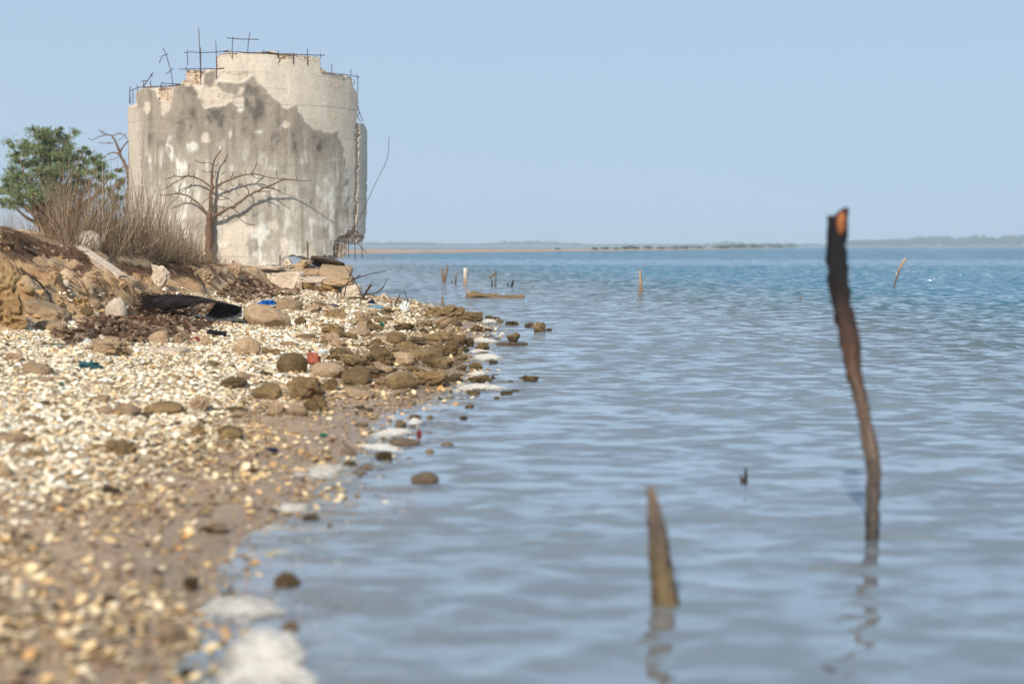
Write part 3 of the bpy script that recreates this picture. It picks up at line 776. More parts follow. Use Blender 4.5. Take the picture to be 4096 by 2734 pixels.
# blocks: 40 x 20 cm, laid in bond; the ones that show are separate pieces, the covered rest is one core
core = Builder()
SUBT, SUBZ = 12, 7
tsp, zsp = 0.4 / RW, 0.2
from_ = (lambda v, g: np.clip(np.searchsorted(g, v), 1, len(g) - 1))
nblk = 0
for k in range(-1, 15):
    z0 = 0.35 + .2 * k
    for j in range(-1, 14):
        t0 = (j + (k % 2) * .5) * tsp - 1.4
        t1 = min(t0 + tsp, ths[-1]); 
        if t0 > ths[-1] - .02 or z0 < 0.14: continue
        t0c = max(t0, ths[0])
        if t1 - t0c < .02: continue
        gap = .0035
        tg = np.linspace(t0c + gap / RW, t1 - gap / RW, SUBT * 2 + 1); zg = np.linspace(max(z0 + gap, .21), z0 + .2 - gap, SUBZ * 2 + 1)
        BT, BZ = np.meshgrid(tg, zg)
        ct = cen(BT); cz = cen(BZ)
        ii = np.clip(((cz - zs[0]) / (zs[1] - zs[0])).round().astype(int), 0, nz - 2); jj = np.clip(((ct - ths[0]) / (ths[1] - ths[0])).round().astype(int), 0, nth - 2)
        cell = ins_c[ii, jj]
        if not cell.any(): continue
        ex = exp_c[ii, jj] & cell
        sag = .008 * vnoise2(np.array(j * 1.7), np.array(k * 1.3), 3)
        ro = RW - .014 + sag + .014 * fbm2(BT * RW * 14, BZ * 14, 3, 141 + k) - .03 * sstep(.35, .6, fbm2(BT * RW * 30, BZ * 30, 2, 151))
        tgt = Builder() if ex.sum() > 6 else core
        shell_from_mask(tgt, BT, BZ, cell, ro, RW - .17 + 0 * ro, np.full(BT.shape + (3,), .5))
        if tgt is not core:
            under(tank, tgt.build('block', M['blocks'], smooth=False, col=False)); nblk += 1
o = under(tank, core.build('block_core', M['blocks'], smooth=False, col=False)); o['kind'] = 'stuff'

def c1(p): return (480 + p[0] * .4683, 80 + p[1] * .4683)
def c2(p): return (480 + p[0] * .4768, 560 + p[1] * .4768)
def rod(pts, conv, r_=.0048, dr=.012, Y=None, taper=False):
    ps = []
    for p in pts:
        x, y = conv(p)
        ps.append(at(x, y, Y) if Y else on_tank(x, y, dr))
    P, R_ = resample(ps, [r_] * len(ps), .12)
    bb = Builder(); v, q, t = tube_data(P, R_, 6); bb.add(v, q, t)
    under(tank, bb.build('rebar', M['rebar'], col=False))
RODS1 = [[(672, 70), (680, 240), (687, 420), (690, 552)], [(688, 235), (690, 420), (686, 500)], [(575, 255), (577, 390)], [(818, 180), (822, 270), (825, 500)],
         [(550, 280), (600, 274), (690, 280), (820, 275), (930, 262)], [(885, 272), (960, 270), (1090, 279), (1220, 280), (1350, 290)], [(1215, 268), (1350, 288), (1480, 292), (1600, 298), (1750, 303)],
         [(508, 422), (690, 415), (820, 418), (890, 410)], [(965, 145), (958, 240), (957, 335)], [(1110, 110), (1098, 170), (1090, 278)], [(912, 155), (1000, 162), (1187, 168)], [(1222, 258), (1222, 285)],
         [(1350, 262), (1350, 325)], [(1480, 280), (1480, 375)], [(1601, 245), (1602, 385)], [(1712, 285), (1713, 330)], [(1715, 445), (1850, 460), (1980, 476), (2048, 490)], [(1809, 372), (1809, 460)],
         [(1973, 418), (1972, 475)], [(1900, 455), (1900, 490)], [(2022, 462), (2030, 500), (2032, 615)], [(2003, 515), (2000, 555)], [(368, 235), (395, 300), (432, 425), (445, 500), (452, 572)], [(335, 368), (358, 310), (412, 290)], [(390, 465), (455, 415)],
         [(80, 608), (150, 578), (260, 570), (450, 560), (520, 550)], [(88, 568), (82, 620), (92, 718)], [(84, 600), (80, 715)], [(108, 595), (113, 712)], [(150, 555), (148, 608)], [(262, 515), (262, 566)],
         [(195, 578), (240, 512), (284, 450)], [(205, 560), (262, 480), (275, 455)], [(182, 524), (232, 520)], [(205, 515), (198, 575)], [(262, 465), (276, 492)], [(368, 530), (349, 548), (349, 608)], [(360, 540), (510, 548)], [(563, 400), (565, 425)],
         [(2030, 730), (2045, 790), (2078, 872)], [(2045, 780), (2032, 830), (2055, 872)]]
for p in RODS1: rod(p, c1)
RODS2 = [[(1915, 755), (1918, 985)], [(1968, 680), (1969, 860), (1975, 1008)], [(2030, 875), (2030, 992)], [(2000, 875), (2068, 948)], [(1800, 860), (1797, 960), (1797, 1092)], [(1572, 850), (1572, 1100)],
         [(1622, 1000), (1627, 1098)], [(1340, 960), (1344, 1065)], [(1838, 806), (1940, 805), (2052, 811)], [(1800, 856), (1905, 858)], [(1836, 806), (1832, 930)]]
for p in RODS2: rod(p, c2, .0046, dr=.018)
# the long loose wire that springs from the lower right corner
rod([(1905, 806), (1950, 780), (1990, 700), (2060, 550), (2150, 350), (2225, 205), (2250, 130), (2255, 0), (2258, -25)], c2, .0035, Y=19.4)

# ------------------------------------------------------------------ stones
def rock_verts(seed, style='facet', sub=4):
    v, f = ico(sub); v = v.copy()
    r = np.random.default_rng(seed)
    if style == 'round':
        v = v * (1 + .22 * fbm3(v, 1.1, 4, seed, .5))[:, None]; nc, cmin = 4, .72
    elif style == 'box':
        e = .26; v = np.sign(v) * np.abs(v) ** e; v /= np.abs(v).max(0)
        v = v * (1 + .09 * fbm3(v, 1.4, 3, seed))[:, None]; nc, cmin = 3, .95
    elif style == 'slab':
        e = .5; v = np.sign(v) * np.abs(v) ** e; v /= np.abs(v).max(0)
        nc, cmin = 5, .8
    else:
        v = v * (1 + .30 * fbm3(v, .9, 3, seed))[:, None]; nc, cmin = 15, .46
    for _ in range(nc):
        n = r.normal(size=3); n /= np.linalg.norm(n)
        if style == 'slab': n[2] *= .1; n /= np.linalg.norm(n)
        c = cmin + .36 * r.random(); d = v @ n - c * (1.2 if style in ('box', 'slab') else 1)
        v -= np.where(d > 0, d * .97, 0)[:, None] * n
    v = v * (1 + (.20 if style != 'round' else .13) * fbm3(v, 3.4, 5, seed + 5, .68))[:, None]
    if style == 'facet':
        v = v * (1 - .30 * (1 - np.clip(np.abs(fbm3(v, 2.2, 3, seed + 9)) * 5.0, 0, 1)) - .08 * np.clip(np.abs(fbm3(v, 5.0, 2, seed + 19)) * 2.5, 0, 1))[:, None]
    lo, hi = v.min(0), v.max(0)
    return (v - (lo + hi) / 2) / ((hi - lo) / 2), f
def make_rock(name, mat, seed, size, loc, rotz=0, tilt=0, style='facet', sub=4):
    v, f = rock_verts(seed, style, sub)
    v = v * (np.asarray(size) / 2)
    if tilt:
        ct, st_ = math.cos(tilt), math.sin(tilt); x = v[:, 0] * ct + v[:, 2] * st_; z = -v[:, 0] * st_ + v[:, 2] * ct; v[:, 0] = x; v[:, 2] = z
    bb = Builder(); bb.add(v, tris=f)
    me = bb.mesh(name, mat, style == 'round', False)
    o = link(name, me, None, loc); o.rotation_euler.z = rotz
    return o
_cnt = {}
def stone(cx, cy, w, h, label, mat='rock_dark', style='facet', tilt=0, sink=.22, dep=.85, sub=4, group=None, name='stone', seed=None, lift=0.0, cat='stone', Y=None):
    """w x h photograph pixels, (cx, cy) the middle of its foot"""
    p = hit1(cx, cy, -0.004)
    if Y: p = at(cx, cy, Y)
    s = p[1] / FPX; W = w * s; H = h * s * (1 + sink)
    D = max(W * dep, .3 * W)
    sd = seed if seed is not None else int(cx * 7 + cy * 13) % 9973
    loc = (p[0] + ray(cx, cy)[0] * D * .4, p[1] + D * .4, p[2] + H * (.5 - sink) + lift)
    o = make_rock(name, M[mat], sd, (W * 1.02, D, H), loc, 0, tilt, style, sub)
    tag(o, label, cat, group)
    return o
def c5(p): return (900 + p[0] * .596, 1000 + p[1] * .596)
def c4(p): return (p[0] * .4683, 1050 + p[1] * .4683)
def c6(p): return (p[0] * .6595, 1700 + p[1] * .6595)

ST5 = [(452, 832, 210, 150, 'large dark brown boulder on the shells, left of the red scrap', 'rock_dark', 'round'),
 (690, 852, 235, 100, 'tan pitted stone on the shells just right of the red scrap', 'rock_tan', 'round'),
 (535, 1010, 265, 170, 'largest dark boulder on the shell beach, below the red scrap', 'rock_dark', 'facet'),
 (602, 1082, 200, 115, 'dark blocky stone leaning against the front of the largest boulder', 'rock_dark', 'facet'),
 (290, 1002, 190, 115, 'dark rounded stone left of the largest boulder', 'rock_dark', 'round'),
 (282, 517, 320, 150, 'big smooth tan block of stone beside the blue scraps and black palm sheath', 'rock_tan', 'round', .28),
 (432, 410, 185, 85, 'flat tan slab leaning behind the big smooth tan block', 'rock_tan', 'slab', .2),
 (505, 515, 85, 75, 'small dark stone right of the big smooth tan block', 'rock_dark', 'facet'),
 (600, 408, 110, 50, 'low tan wedge of stone at the foot of the twig pile', 'rock_tan', 'facet'),
 (725, 577, 155, 92, 'dark pitted stone between the big tan block and the green scrap', 'rock_dark', 'facet'),
 (822, 607, 130, 62, 'low dark stone right of a pitted dark one in mid beach', 'rock_dark', 'facet'),
 (925, 548, 62, 75, 'upright tan block standing among dark stones near the point', 'rock_tan', 'box'),
 (1005, 552, 120, 60, 'dark stone right of the upright tan block', 'rock_dark', 'facet'),
 (145, 702, 195, 125, 'rounded tan boulder on the shells left of the large dark one', 'rock_tan', 'round'),
 (545, 602, 125, 40, 'low olive slab on the shells in mid beach', 'rock_dark', 'slab'),
 (592, 627, 75, 36, 'small tan stone at the end of a low olive slab', 'rock_tan', 'facet'),
 (312, 707, 130, 55, 'low dark stone just right of the rounded tan boulder', 'rock_dark', 'facet'),
 (430, 652, 125, 42, 'low tan stone behind the large dark boulder', 'rock_tan', 'facet'),
 (762, 662, 125, 65, 'tan broken stone above the wedge shaped dark one', 'rock_tan', 'facet'),
 (800, 722, 205, 70, 'long dark stone in the middle of the stone field', 'rock_dark', 'facet'),
 (880, 792, 185, 85, 'wedge shaped dark stone right of the red scrap', 'rock_dark', 'facet'),
 (1000, 862, 255, 70, 'long low dark stone pointing towards the water', 'rock_dark', 'facet'),
 (1045, 782, 200, 135, 'tall dark rugged stone in the middle of the stone field', 'rock_dark', 'facet'),
 (1180, 757, 95, 72, 'dark cube like stone right of the tall rugged one', 'rock_dark', 'box'),
 (1012, 652, 130, 62, 'brown stone behind the tall rugged one', 'rock_dark', 'facet'),
 (1150, 632, 135, 85, 'dark lumpy stone in the back half of the stone field', 'rock_dark', 'round'),
 (1180, 702, 145, 52, 'low dark stone behind the dark cube like one', 'rock_dark', 'facet'),
 (1265, 762, 62, 52, 'small round dark stone right of the cube like one', 'rock_dark', 'round'),
 (1292, 642, 195, 60, 'long dark stone in the back rows near the white foam', 'rock_dark', 'facet'),
 (1212, 922, 170, 100, 'dark angular stone near the water, left one of a close pair', 'rock_dark', 'facet', .3),
 (1390, 912, 245, 108, 'dark angular stone near the water, larger right one of a close pair', 'rock_dark', 'facet', .12),
 (1442, 792, 180, 72, 'low long dark stone above the close pair of angular stones', 'rock_dark', 'facet'),
 (1490, 712, 165, 110, 'brown pyramid shaped boulder near the foam', 'rock_dark', 'facet'),
 (1490, 604, 190, 62, 'wide dark stone behind the pyramid shaped boulder', 'rock_dark', 'facet'),
 (1570, 642, 105, 82, 'dark upright stone right behind the pyramid shaped boulder', 'rock_dark', 'facet'),
 (1640, 642, 70, 62, 'dark stone touching the white foam behind the pyramid shaped boulder', 'rock_dark', 'facet'),
 (1540, 882, 95, 56, 'low dark stone right of the close pair', 'rock_dark', 'facet'),
 (1598, 742, 62, 45, 'small brown stone at the water edge right of the pyramid shaped boulder', 'rock_dark', 'facet'),
 (1590, 806, 85, 46, 'low tan stone at the water edge between two foam patches', 'rock_tan', 'facet'),
 (1683, 806, 95, 56, 'brown stone in front of the wide foam patch', 'rock_dark', 'facet'),
 (1712, 892, 165, 58, 'brown wet stone between the two nearer foam patches', 'rock_dark', 'facet'),
 (1725, 672, 102, 58, 'brown wet stone in the middle of the thin foam', 'rock_dark', 'facet'),
 (1935, 632, 92, 85, 'pointed brown stone standing in the shallows right of the foam', 'rock_dark', 'facet'),
 (1925, 644, 215, 22, 'flat wet rock shelf under the pointed stone in the shallows', 'rock_dark', 'slab'),
 (2112, 550, 95, 72, 'outermost pointed brown stone standing in the water', 'rock_dark', 'facet'),
 (2176, 545, 40, 22, 'tiny rock beside the outermost pointed stone', 'rock_dark', 'facet'),
 (2045, 517, 72, 34, 'low rock in the water left of the outermost pointed stone', 'rock_dark', 'facet'),
 (1926, 506, 98, 32, 'long low rock in the water near the farthest foam', 'rock_dark', 'facet'),
 (1690, 547, 85, 50, 'brown stone at the water edge below the farthest foam', 'rock_dark', 'facet'),
 (1770, 547, 64, 26, 'small low rock in the shallows below the farthest foam', 'rock_dark', 'facet'),
 (1545, 462, 190, 98, 'sharp ridged rock at the tip of the point, under the grey stump', 'rock_dark', 'facet'),
 (1420, 442, 150, 66, 'broad brown rock left of the sharp ridged one', 'rock_dark', 'facet'),
 (1672, 477, 125, 66, 'jagged brown rock right of the sharp ridged one', 'rock_dark', 'facet'),
 (1800, 466, 120, 30, 'low rock behind the farthest foam patch', 'rock_dark', 'facet'),
 (1836, 490, 70, 24, 'small rock in front of the farthest foam patch', 'rock_dark', 'facet'),
 (1045, 492, 95, 46, 'dark stone behind the green scrap', 'rock_dark', 'facet'),
 (1200, 548, 150, 66, 'dark rock right of the green scrap', 'rock_dark', 'facet'),
 (1085, 432, 110, 42, 'olive rock near the light blue rag', 'rock_dark', 'facet'),
 (2052, 882, 115, 46, 'lone brown rock in the water level with the large foam patch', 'rock_dark', 'facet'),
 (1992, 866, 44, 20, 'tiny rock left of the lone brown one in the water', 'rock_dark', 'facet'),
 (1800, 768, 66, 34, 'small rock at the right end of the wide foam patch', 'rock_dark', 'facet'),
 (1682, 744, 40, 16, 'tiny rock poking through the wide foam patch', 'rock_dark', 'facet'),
 (1666, 974, 100, 38, 'wet rock below the bright nearer foam patch', 'rock_dark', 'facet'),
 (1890, 971, 84, 28, 'flat wet rock right of the bright nearer foam patch', 'rock_dark', 'slab'),
 (1948, 955, 56, 20, 'small flat wet rock off the end of the bright foam patch', 'rock_dark', 'slab'),
 (1800, 866, 34, 26, 'small rock off the end of the thick foam in the shallows', 'rock_dark', 'facet'),
 (1916, 888, 44, 16, 'low rock in the shallows below the lone brown one', 'rock_dark', 'facet'),
 (1824, 1006, 36, 26, 'tiny dark rock in the shallows below the bright foam', 'rock_dark', 'facet'),
 (60, 930, 185, 75, 'brown mound of stone at the left of the dark rounded one', 'rock_dark', 'facet'),
 (140, 872, 130, 58, 'brown stone between the tan boulder and the dark rounded one', 'rock_tan', 'facet'),
 (262, 852, 112, 48, 'low dark stone above the dark rounded one', 'rock_dark', 'facet'),
 (704, 944, 110, 92, 'brown stone just right of the largest boulder', 'rock_dark', 'facet'),
 (830, 906, 86, 42, 'low dark stone in the shells below the long low one', 'rock_dark', 'facet'),
 (345, 1096, 112, 84, 'tan stone below and left of the largest boulder', 'rock_tan', 'facet'),
 (488, 1112, 150, 70, 'reddish tan stone in front of the leaning blocky one', 'rock_tan', 'round'),
 (92, 1106, 135, 54, 'low dark stone on the shells left of two tan ones', 'rock_dark', 'facet'),
 (902, 990, 190, 54, 'long brown slab tilted on the shells near the wet sand', 'rock_tan', 'slab', .25),
 (45, 1282, 145, 90, 'blurred brown stone beside the grey sand tongue', 'rock_dark', 'round'),
 (1182, 1192, 84, 60, 'brown stone at the wet sand edge by the round foam lump', 'rock_tan', 'facet'),
 (1205, 1317, 215, 52, 'long tan flat stone lying in the near foam', 'rock_tan', 'round'),
 (1492, 1320, 92, 30, 'tan stone alone in the shallows right of the near foam', 'rock_tan', 'round'),
 (1374, 1365, 60, 34, 'small tan stone in the shallows below the near foam', 'rock_tan', 'round'),
 (1070, 1412, 115, 62, 'brown wet stone below the near foam', 'rock_dark', 'facet'),
 (1640, 1064, 64, 30, 'small brown rock in the shallows below the tiny dark one', 'rock_dark', 'facet'),
 (1600, 1137, 62, 24, 'low brown rock in the shallows above the near foam', 'rock_dark', 'facet'),
 (1280, 1136, 90, 34, 'brown wet stone just above the round foam lump', 'rock_tan', 'facet'),
 (1375, 1135, 50, 30, 'small brown wet stone right above the round foam lump', 'rock_tan', 'facet'),
 (1690, 1600, 1, 1, '', '', '')][:-1]
for t_ in ST5:
    cx, cy = c5(t_[:2])
    stone(cx, cy, t_[2] * .596, t_[3] * .596, t_[4], t_[5], t_[6], tilt=(t_[7] if len(t_) > 7 else 0))
ST4 = [(960, 812, 350, 185, 'wide flat topped tan stone on the shells below the leaf litter', 'rock_tan', 'facet', .06),
 (995, 500, 190, 215, 'big white upright stone at the foot of the earth bank', 'rock_pale', 'round'),
 (1105, 500, 80, 120, 'brown piece put in for the shaded right part of the big white upright stone', 'rock_tan', 'facet'),  # the white stone's shaded side, made as a brown piece
 (1190, 512, 100, 50, 'small tan stone in the leaf litter right of the white one', 'rock_tan', 'facet'),
 (1365, 700, 165, 125, 'grey tan flat stone tilted in the leaf litter', 'rock_tan', 'slab', -.35),
 (1560, 705, 165, 130, 'triangular tan stone leaning by the black cloth', 'rock_tan', 'facet', .5),
 (1772, 712, 145, 85, 'tan wedge of stone right of the triangular one', 'rock_tan', 'facet', .4),
 (1440, 792, 345, 70, 'long pinkish flat stone on the shells below the litter', 'rock_pale', 'slab'),
 (320, 962, 245, 105, 'flat pinkish tan stone on the shells left of the teal net', 'rock_tan', 'slab', .25),
 (110, 850, 200, 85, 'brown stone at the left edge below the bank', 'rock_tan', 'facet'),
 (1400, 1302, 345, 120, 'long dark brown stone in the shells left of middle', 'rock_dark', 'round'),
 (1085, 1320, 240, 115, 'smooth tan stone left of the long dark brown one', 'rock_tan', 'round', .15),
 (905, 1312, 150, 88, 'slanting tan stone left of the smooth tan one', 'rock_tan', 'round', .5),
 (1235, 1332, 95, 58, 'small dark stone between the smooth tan and the long dark one', 'rock_dark', 'facet'),
 (1700, 1275, 175, 150, 'brown stone with a rounded top right of the long dark one', 'rock_tan', 'facet'),
 (2035, 1302, 170, 80, 'low dark brown stone farther right of the long dark one', 'rock_dark', 'facet'),
 (1965, 1492, 205, 100, 'blurred brown stone at the left end of the grey sand tongue', 'rock_dark', 'round'),
 (1695, 1482, 110, 90, 'blurred brown stone left of the sand tongue', 'rock_dark', 'facet'),
 (860, 1205, 155, 80, 'tan stone above the slanting one', 'rock_tan', 'facet'),
 (345, 1028, 205, 42, 'long flat stone buried in shells left of the green scrap', 'rock_tan', 'slab'),
 (860, 1062, 230, 44, 'long flat tan stone buried in shells right of the green scrap', 'rock_tan', 'slab'),
 (1940, 552, 130, 60, 'tan stone under the end of the black palm sheath', 'rock_tan', 'facet'),
 (2115, 792, 40, 30, 'small dark stone at the foot of the rounded tan boulder', 'rock_dark', 'facet'),
 (2330, 580, 190, 26, 'thin flat tan stone in front of the big smooth block', 'rock_tan', 'slab'),
 (1450, 850, 90, 34, 'small grey brown stone below the long pinkish one', 'rock_dark', 'facet'),
 (1390, 1110, 110, 40, 'small brown stone in the open shells above the long dark one', 'rock_tan', 'facet'),
 (2000, 1062, 240, 90, 'dark brown flat stone between the shells and the big boulders', 'rock_dark', 'facet'),
 (1620, 1000, 130, 30, 'low brown sliver of stone in the open shells', 'rock_dark', 'slab')]
for t_ in ST4:
    cx, cy = c4(t_[:2])
    stone(cx, cy, t_[2] * .4683, t_[3] * .4683, t_[4], t_[5], t_[6], tilt=(t_[7] if len(t_) > 7 else 0), sink=.3 if t_[6] == 'slab' else .22)
ST6 = [(722, 192, 200, 108, 'blurred brown stone in the near shells, rising from the bed', 'rock_dark', 'facet'),
 (1412, 92, 130, 80, 'blurred dark brown stone near the edge of the near sand', 'rock_dark', 'facet'),
 (1205, 62, 80, 58, 'small blurred brown stone left of the dark one in the near sand', 'rock_dark', 'facet'),
 (70, 112, 190, 56, 'flat brown stone at the far left in the near shells', 'rock_tan', 'slab'),
 (20, 330, 110, 90, 'rounded tan stone at the left edge of the near shells', 'rock_tan', 'round'),
 (655, 418, 140, 58, 'dark chip of stone on the near shells', 'darkwood', 'facet'),
 (1742, 985, 170, 100, 'brown blocky stone standing in the near shallows', 'rock_dark', 'facet'),
 (1160, 1005, 110, 95, 'dark lump of stone at the near waterline', 'rock_dark', 'facet'),
 (1050, 1332, 210, 110, 'reddish brown stone at the near waterline', 'rock_tan', 'facet'),
 (1760, 1250, 110, 60, 'low brown stone behind the big near foam patch', 'rock_tan', 'facet'),
 (1345, 1350, 90, 40, 'small brown stone between near waterline and big foam patch', 'rock_tan', 'facet'),
 (1380, 1055, 110, 50, 'olive stone half sunk in the near shallows', 'rock_dark', 'facet'),
 (1890, 585, 110, 40, 'low brown stone shape put in for a shadow in the near shallows', 'rock_dark', 'facet'),  # dark shape added where only a shadow falls
 (640, 1070, 130, 40, 'low olive stone on the near wet sand', 'rock_dark', 'facet'),
 (1290, 660, 200, 60, 'clump of brown stone on the near sand edge', 'rock_tan', 'facet')]
for t_ in ST6:
    cx, cy = c6(t_[:2]); stone(cx, cy, t_[2] * .6595, t_[3] * .6595, t_[4], t_[5], t_[6])
stone(1700, 1936, 116, 46, 'single rounded brown stone alone in the near water', 'rock_tan', 'round')
# stones stuck in the bank
stone(15, 1318, 205, 270, 'large blurred ochre boulder at the left edge of the bank, lower of two', 'clod', 'facet', dep=.8)
stone(12, 1160, 140, 118, 'rounded ochre boulder on top of the large one at the left edge', 'clod', 'facet', dep=.8, lift=.02, Y=6.9)
stone(348, 1002, 112, 84, 'pale angular stone half hidden by dry grass on the bank top, left lobe', 'rock_pale', 'round')
stone(410, 1008, 46, 66, 'pale narrow stone right beside the pale angular one in dry grass', 'rock_pale', 'facet')
stone(640, 1145, 78, 95, 'pale round faced stone set in the earth bank', 'rock_pale', 'facet', dep=.45, seed=77)
stone(230, 930, 190, 28, 'low pale stone ledge on the bank top at left', 'rock_pale', 'slab')
stone(600, 1230, 60, 50, 'tan clod at the foot of the bank', 'clod', 'facet')
stone(185, 1290, 190, 80, 'flat cracked tan slab at the foot of the bank at left', 'rock_tan', 'slab', tilt=.35)
stone(210, 1325, 120, 40, 'lower tan flake under the flat cracked slab', 'rock_tan', 'slab', tilt=.15)
stone(265, 1146, 28, 30, 'small pinkish pebble on the bank face', 'rock_pale', 'round')
stone(325, 1240, 90, 55, 'tan block on the lower bank left of the white stone', 'clod', 'facet')
stone(375, 1235, 60, 40, 'rounded tan stone on the lower bank beside the block', 'rock_tan', 'round')
stone(345, 1265, 34, 50, 'thin grey slate leaning at the bank foot', 'rock_dark', 'slab', tilt=.9)
stone(815, 1130, 90, 60, 'tan blocky stone in the bank below the bare tree', 'rock_tan', 'facet')
stone(935, 1105, 62, 68, 'tan upright stone in the bank right of the bare tree', 'rock_tan', 'facet')

# long slab that sticks out of the bank, running down to the right
def slab_between(p0, p1, width, thick, name, mat, label, cat='slab', seed=1, drop=.0):
    p0 = np.array(p0); p1 = np.array(p1); d = p1 - p0; Ln = np.linalg.norm(d); d = d / Ln
    side = np.cross(d, (0, 0, 1)); side /= np.linalg.norm(side); up = np.cross(side, d)
    v, f = rock_verts(seed, 'box', 4)
    w_ = v * np.array([Ln / 2, width / 2, thick / 2])
    q = (p0 + p1) / 2 + w_[:, :1] * d + w_[:, 1:2] * side + w_[:, 2:3] * up
    q -= (p0 + p1) / 2
    bb = Builder(); bb.add(q, tris=f)
    o = link(name, bb.mesh(name, M[mat], True, False), None, tuple((p0 + p1) / 2)); tag(o, label, cat); return o
a0 = hit1(300, 985); a1 = hit1(500, 1120)
slab_between(a0 + [0, 0, .0], a1 + [0, 0, -.005], .10, .07, 'stone_slab', 'rock_pale', 'long pale slab sticking out of the bank and sloping down right', seed=4)

# small loose stones that nothing tells apart
protos = {}
def proto(style, mat, k):
    key = (style, mat, k)
    if key not in protos:
        v, f = rock_verts(500 + k * 7, style, 3); bb = Builder(); bb.add(v * .5, tris=f); protos[key] = bb.mesh('small_stone', M[mat], False, False)
    return protos[key]
def scatter(n, poly, smin, smax, mats, label, cat, group, name, flat=.6, seed=1, styles=('facet', 'round')):
    r = np.random.default_rng(seed)
    xs = [p[0] for p in poly]; ys = [p[1] for p in poly]
    px = []; py = []
    while len(px) < n:
        x = r.uniform(min(xs), max(xs)); y = r.uniform(min(ys), max(ys))
        if in_poly(np.array([x]), np.array([y]), poly)[0]: px.append(x); py.append(y)
    P = hit(px, py)
    for i, p in enumerate(P):
        s = smin * (smax / smin) ** (r.random() ** 1.5) 
        me = proto(styles[i % len(styles)], mats[r.integers(len(mats))], int(r.integers(5)))
        o = link(name, me, None, (p[0], p[1], p[2] + s * flat * .18))
        o.scale = (s * (.8 + .6 * r.random()), s, s * flat * (.7 + .6 * r.random())); o.rotation_euler = (r.normal() * .15, r.normal() * .15, r.random() * 6.3)
        tag(o, label, cat, group)
scatter(125, [(1250, 1240), (1560, 1235), (1800, 1270), (1880, 1330), (1860, 1420), (1850, 1500), (1600, 1560), (1400, 1530), (1300, 1400)],  .04, .16, ['rock_dark', 'rock_dark', 'rock_tan'], 'small dark stone in the stone field near the water', 'stone', 'small dark stones in the stone field', 'small_stone', seed=3)
scatter(45, [(1250, 1180), (1500, 1200), (1700, 1230), (1560, 1260), (1330, 1260), (1000, 1260), (1100, 1200)], .05, .16, ['rock_tan', 'rock_dark', 'rock_tan'], 'small flat stone on the far shells before the ruin', 'stone', 'small stones before the ruin', 'small_stone', flat=.4, seed=5)
scatter(45, [(0, 1480), (700, 1400), (1100, 1450), (1250, 1650), (900, 1760), (0, 1900)], .025, .08, ['rock_tan', 'rock_dark'], 'small brown stone lying loose in the open shell bed', 'stone', 'small brown stones in the shell bed', 'small_stone', flat=.5, seed=6)
scatter(60, [(0, 960), (300, 1020), (560, 1060), (900, 1080), (960, 1150), (700, 1170), (500, 1230), (250, 1290), (130, 1290)], .02, .085, ['clod', 'clod', 'rock_tan'], 'small ochre clod stuck on the earth bank face', 'clod', 'small clods on the earth bank', 'earth_clod', flat=.7, seed=7)
scatter(36, [(60, 930), (420, 1040), (560, 1200), (330, 1280), (60, 1050)], .015, .04, ['rock_pale'], 'tiny pale pebble on the earth bank', 'pebble', 'tiny pale pebbles on the bank', 'pebble', flat=.7, seed=8)
scatter(50, [(1400, 1640), (1800, 1560), (1950, 1640), (1900, 1800), (1500, 1900), (1250, 2000), (1300, 1850)], .02, .055, ['rock_dark', 'rock_tan'], 'small brown stone barely breaking the shallow water', 'stone', 'small stones in the shallows', 'small_stone', flat=.5, seed=9)
scatter(34, [(1880, 1290), (2150, 1290), (2200, 1400), (2120, 1560), (1950, 1600), (1900, 1450)], .025, .07, ['rock_dark'], 'small dark rock barely breaking the water by the point', 'stone', 'small rocks in the water by the point', 'small_stone', flat=.4, seed=12)

# rubble under the wall
RB = [(262, 222, 125, 88, 'square pale block left in the rubble under the ruin', 'rock_pale', 'box'), (425, 256, 215, 118, 'large pale broken block in the rubble under the ruin', 'rock_pale', 'box'),
      (440, 150, 105, 100, 'pale leaning stone tucked under the wall edge', 'rock_pale', 'facet'), (500, 168, 70, 88, 'narrow tan stone beside the pale leaning one', 'rock_tan', 'box'),
      (540, 100, 100, 40, 'grey stone wedged right under the wall', 'rock_tan', 'facet'), (600, 170, 150, 50, 'brown flat stone in the rubble heap', 'rock_tan', 'slab'),
      (620, 215, 240, 40, 'long flat slab low in the rubble heap', 'rock_pale', 'slab'), (760, 230, 220, 60, 'broad tan slab at the right foot of the rubble heap', 'rock_tan', 'slab'),
      (850, 300, 140, 75, 'pale slab at the very end of the rubble heap by the water', 'rock_pale', 'slab'), (680, 290, 180, 60, 'earthy stone in the front of the rubble heap', 'clod', 'facet'),
      (560, 250, 90, 60, 'earthy stone right of the large broken block', 'clod', 'facet'), (150, 210, 120, 90, 'ochre clod left of the square pale block', 'clod', 'facet'), (60, 190, 160, 110, 'ochre clod under the wall corner', 'clod', 'facet')]
for t_ in RB:
    cx, cy = c5(t_[:2]); Yr = 18.75 if t_[1] < 200 else 18.3
    stone(cx, cy, t_[2] * .596, t_[3] * .596, t_[4], t_[5], t_[6], Y=Yr, dep=1.0)
def plate(c, w, h, Y, label, mat, thick, tilt, dep, name='concrete_slab', seed=3):
    cx, cy = c5(c); p = at(cx, cy, Y); s = Y / FPX * .596
    v, f = rock_verts(seed, 'slab', 4); v = v * np.array([w * s / 2, dep / 2, thick / 2])
    R = Matrix.Rotation(tilt[1], 3, 'Y') @ Matrix.Rotation(tilt[0], 3, 'X'); v = v @ np.array(R).T
    bb = Builder(); bb.add(v, tris=f); o = link(name, bb.mesh(name, M[mat], True, False), None, tuple(p)); tag(o, label, 'slab')
plate((240, 116), 300, 20, 18.5, 'thin pale slab edge running out below the wall', 'rock_pale', .06, (0.0, .06), .6, seed=5)
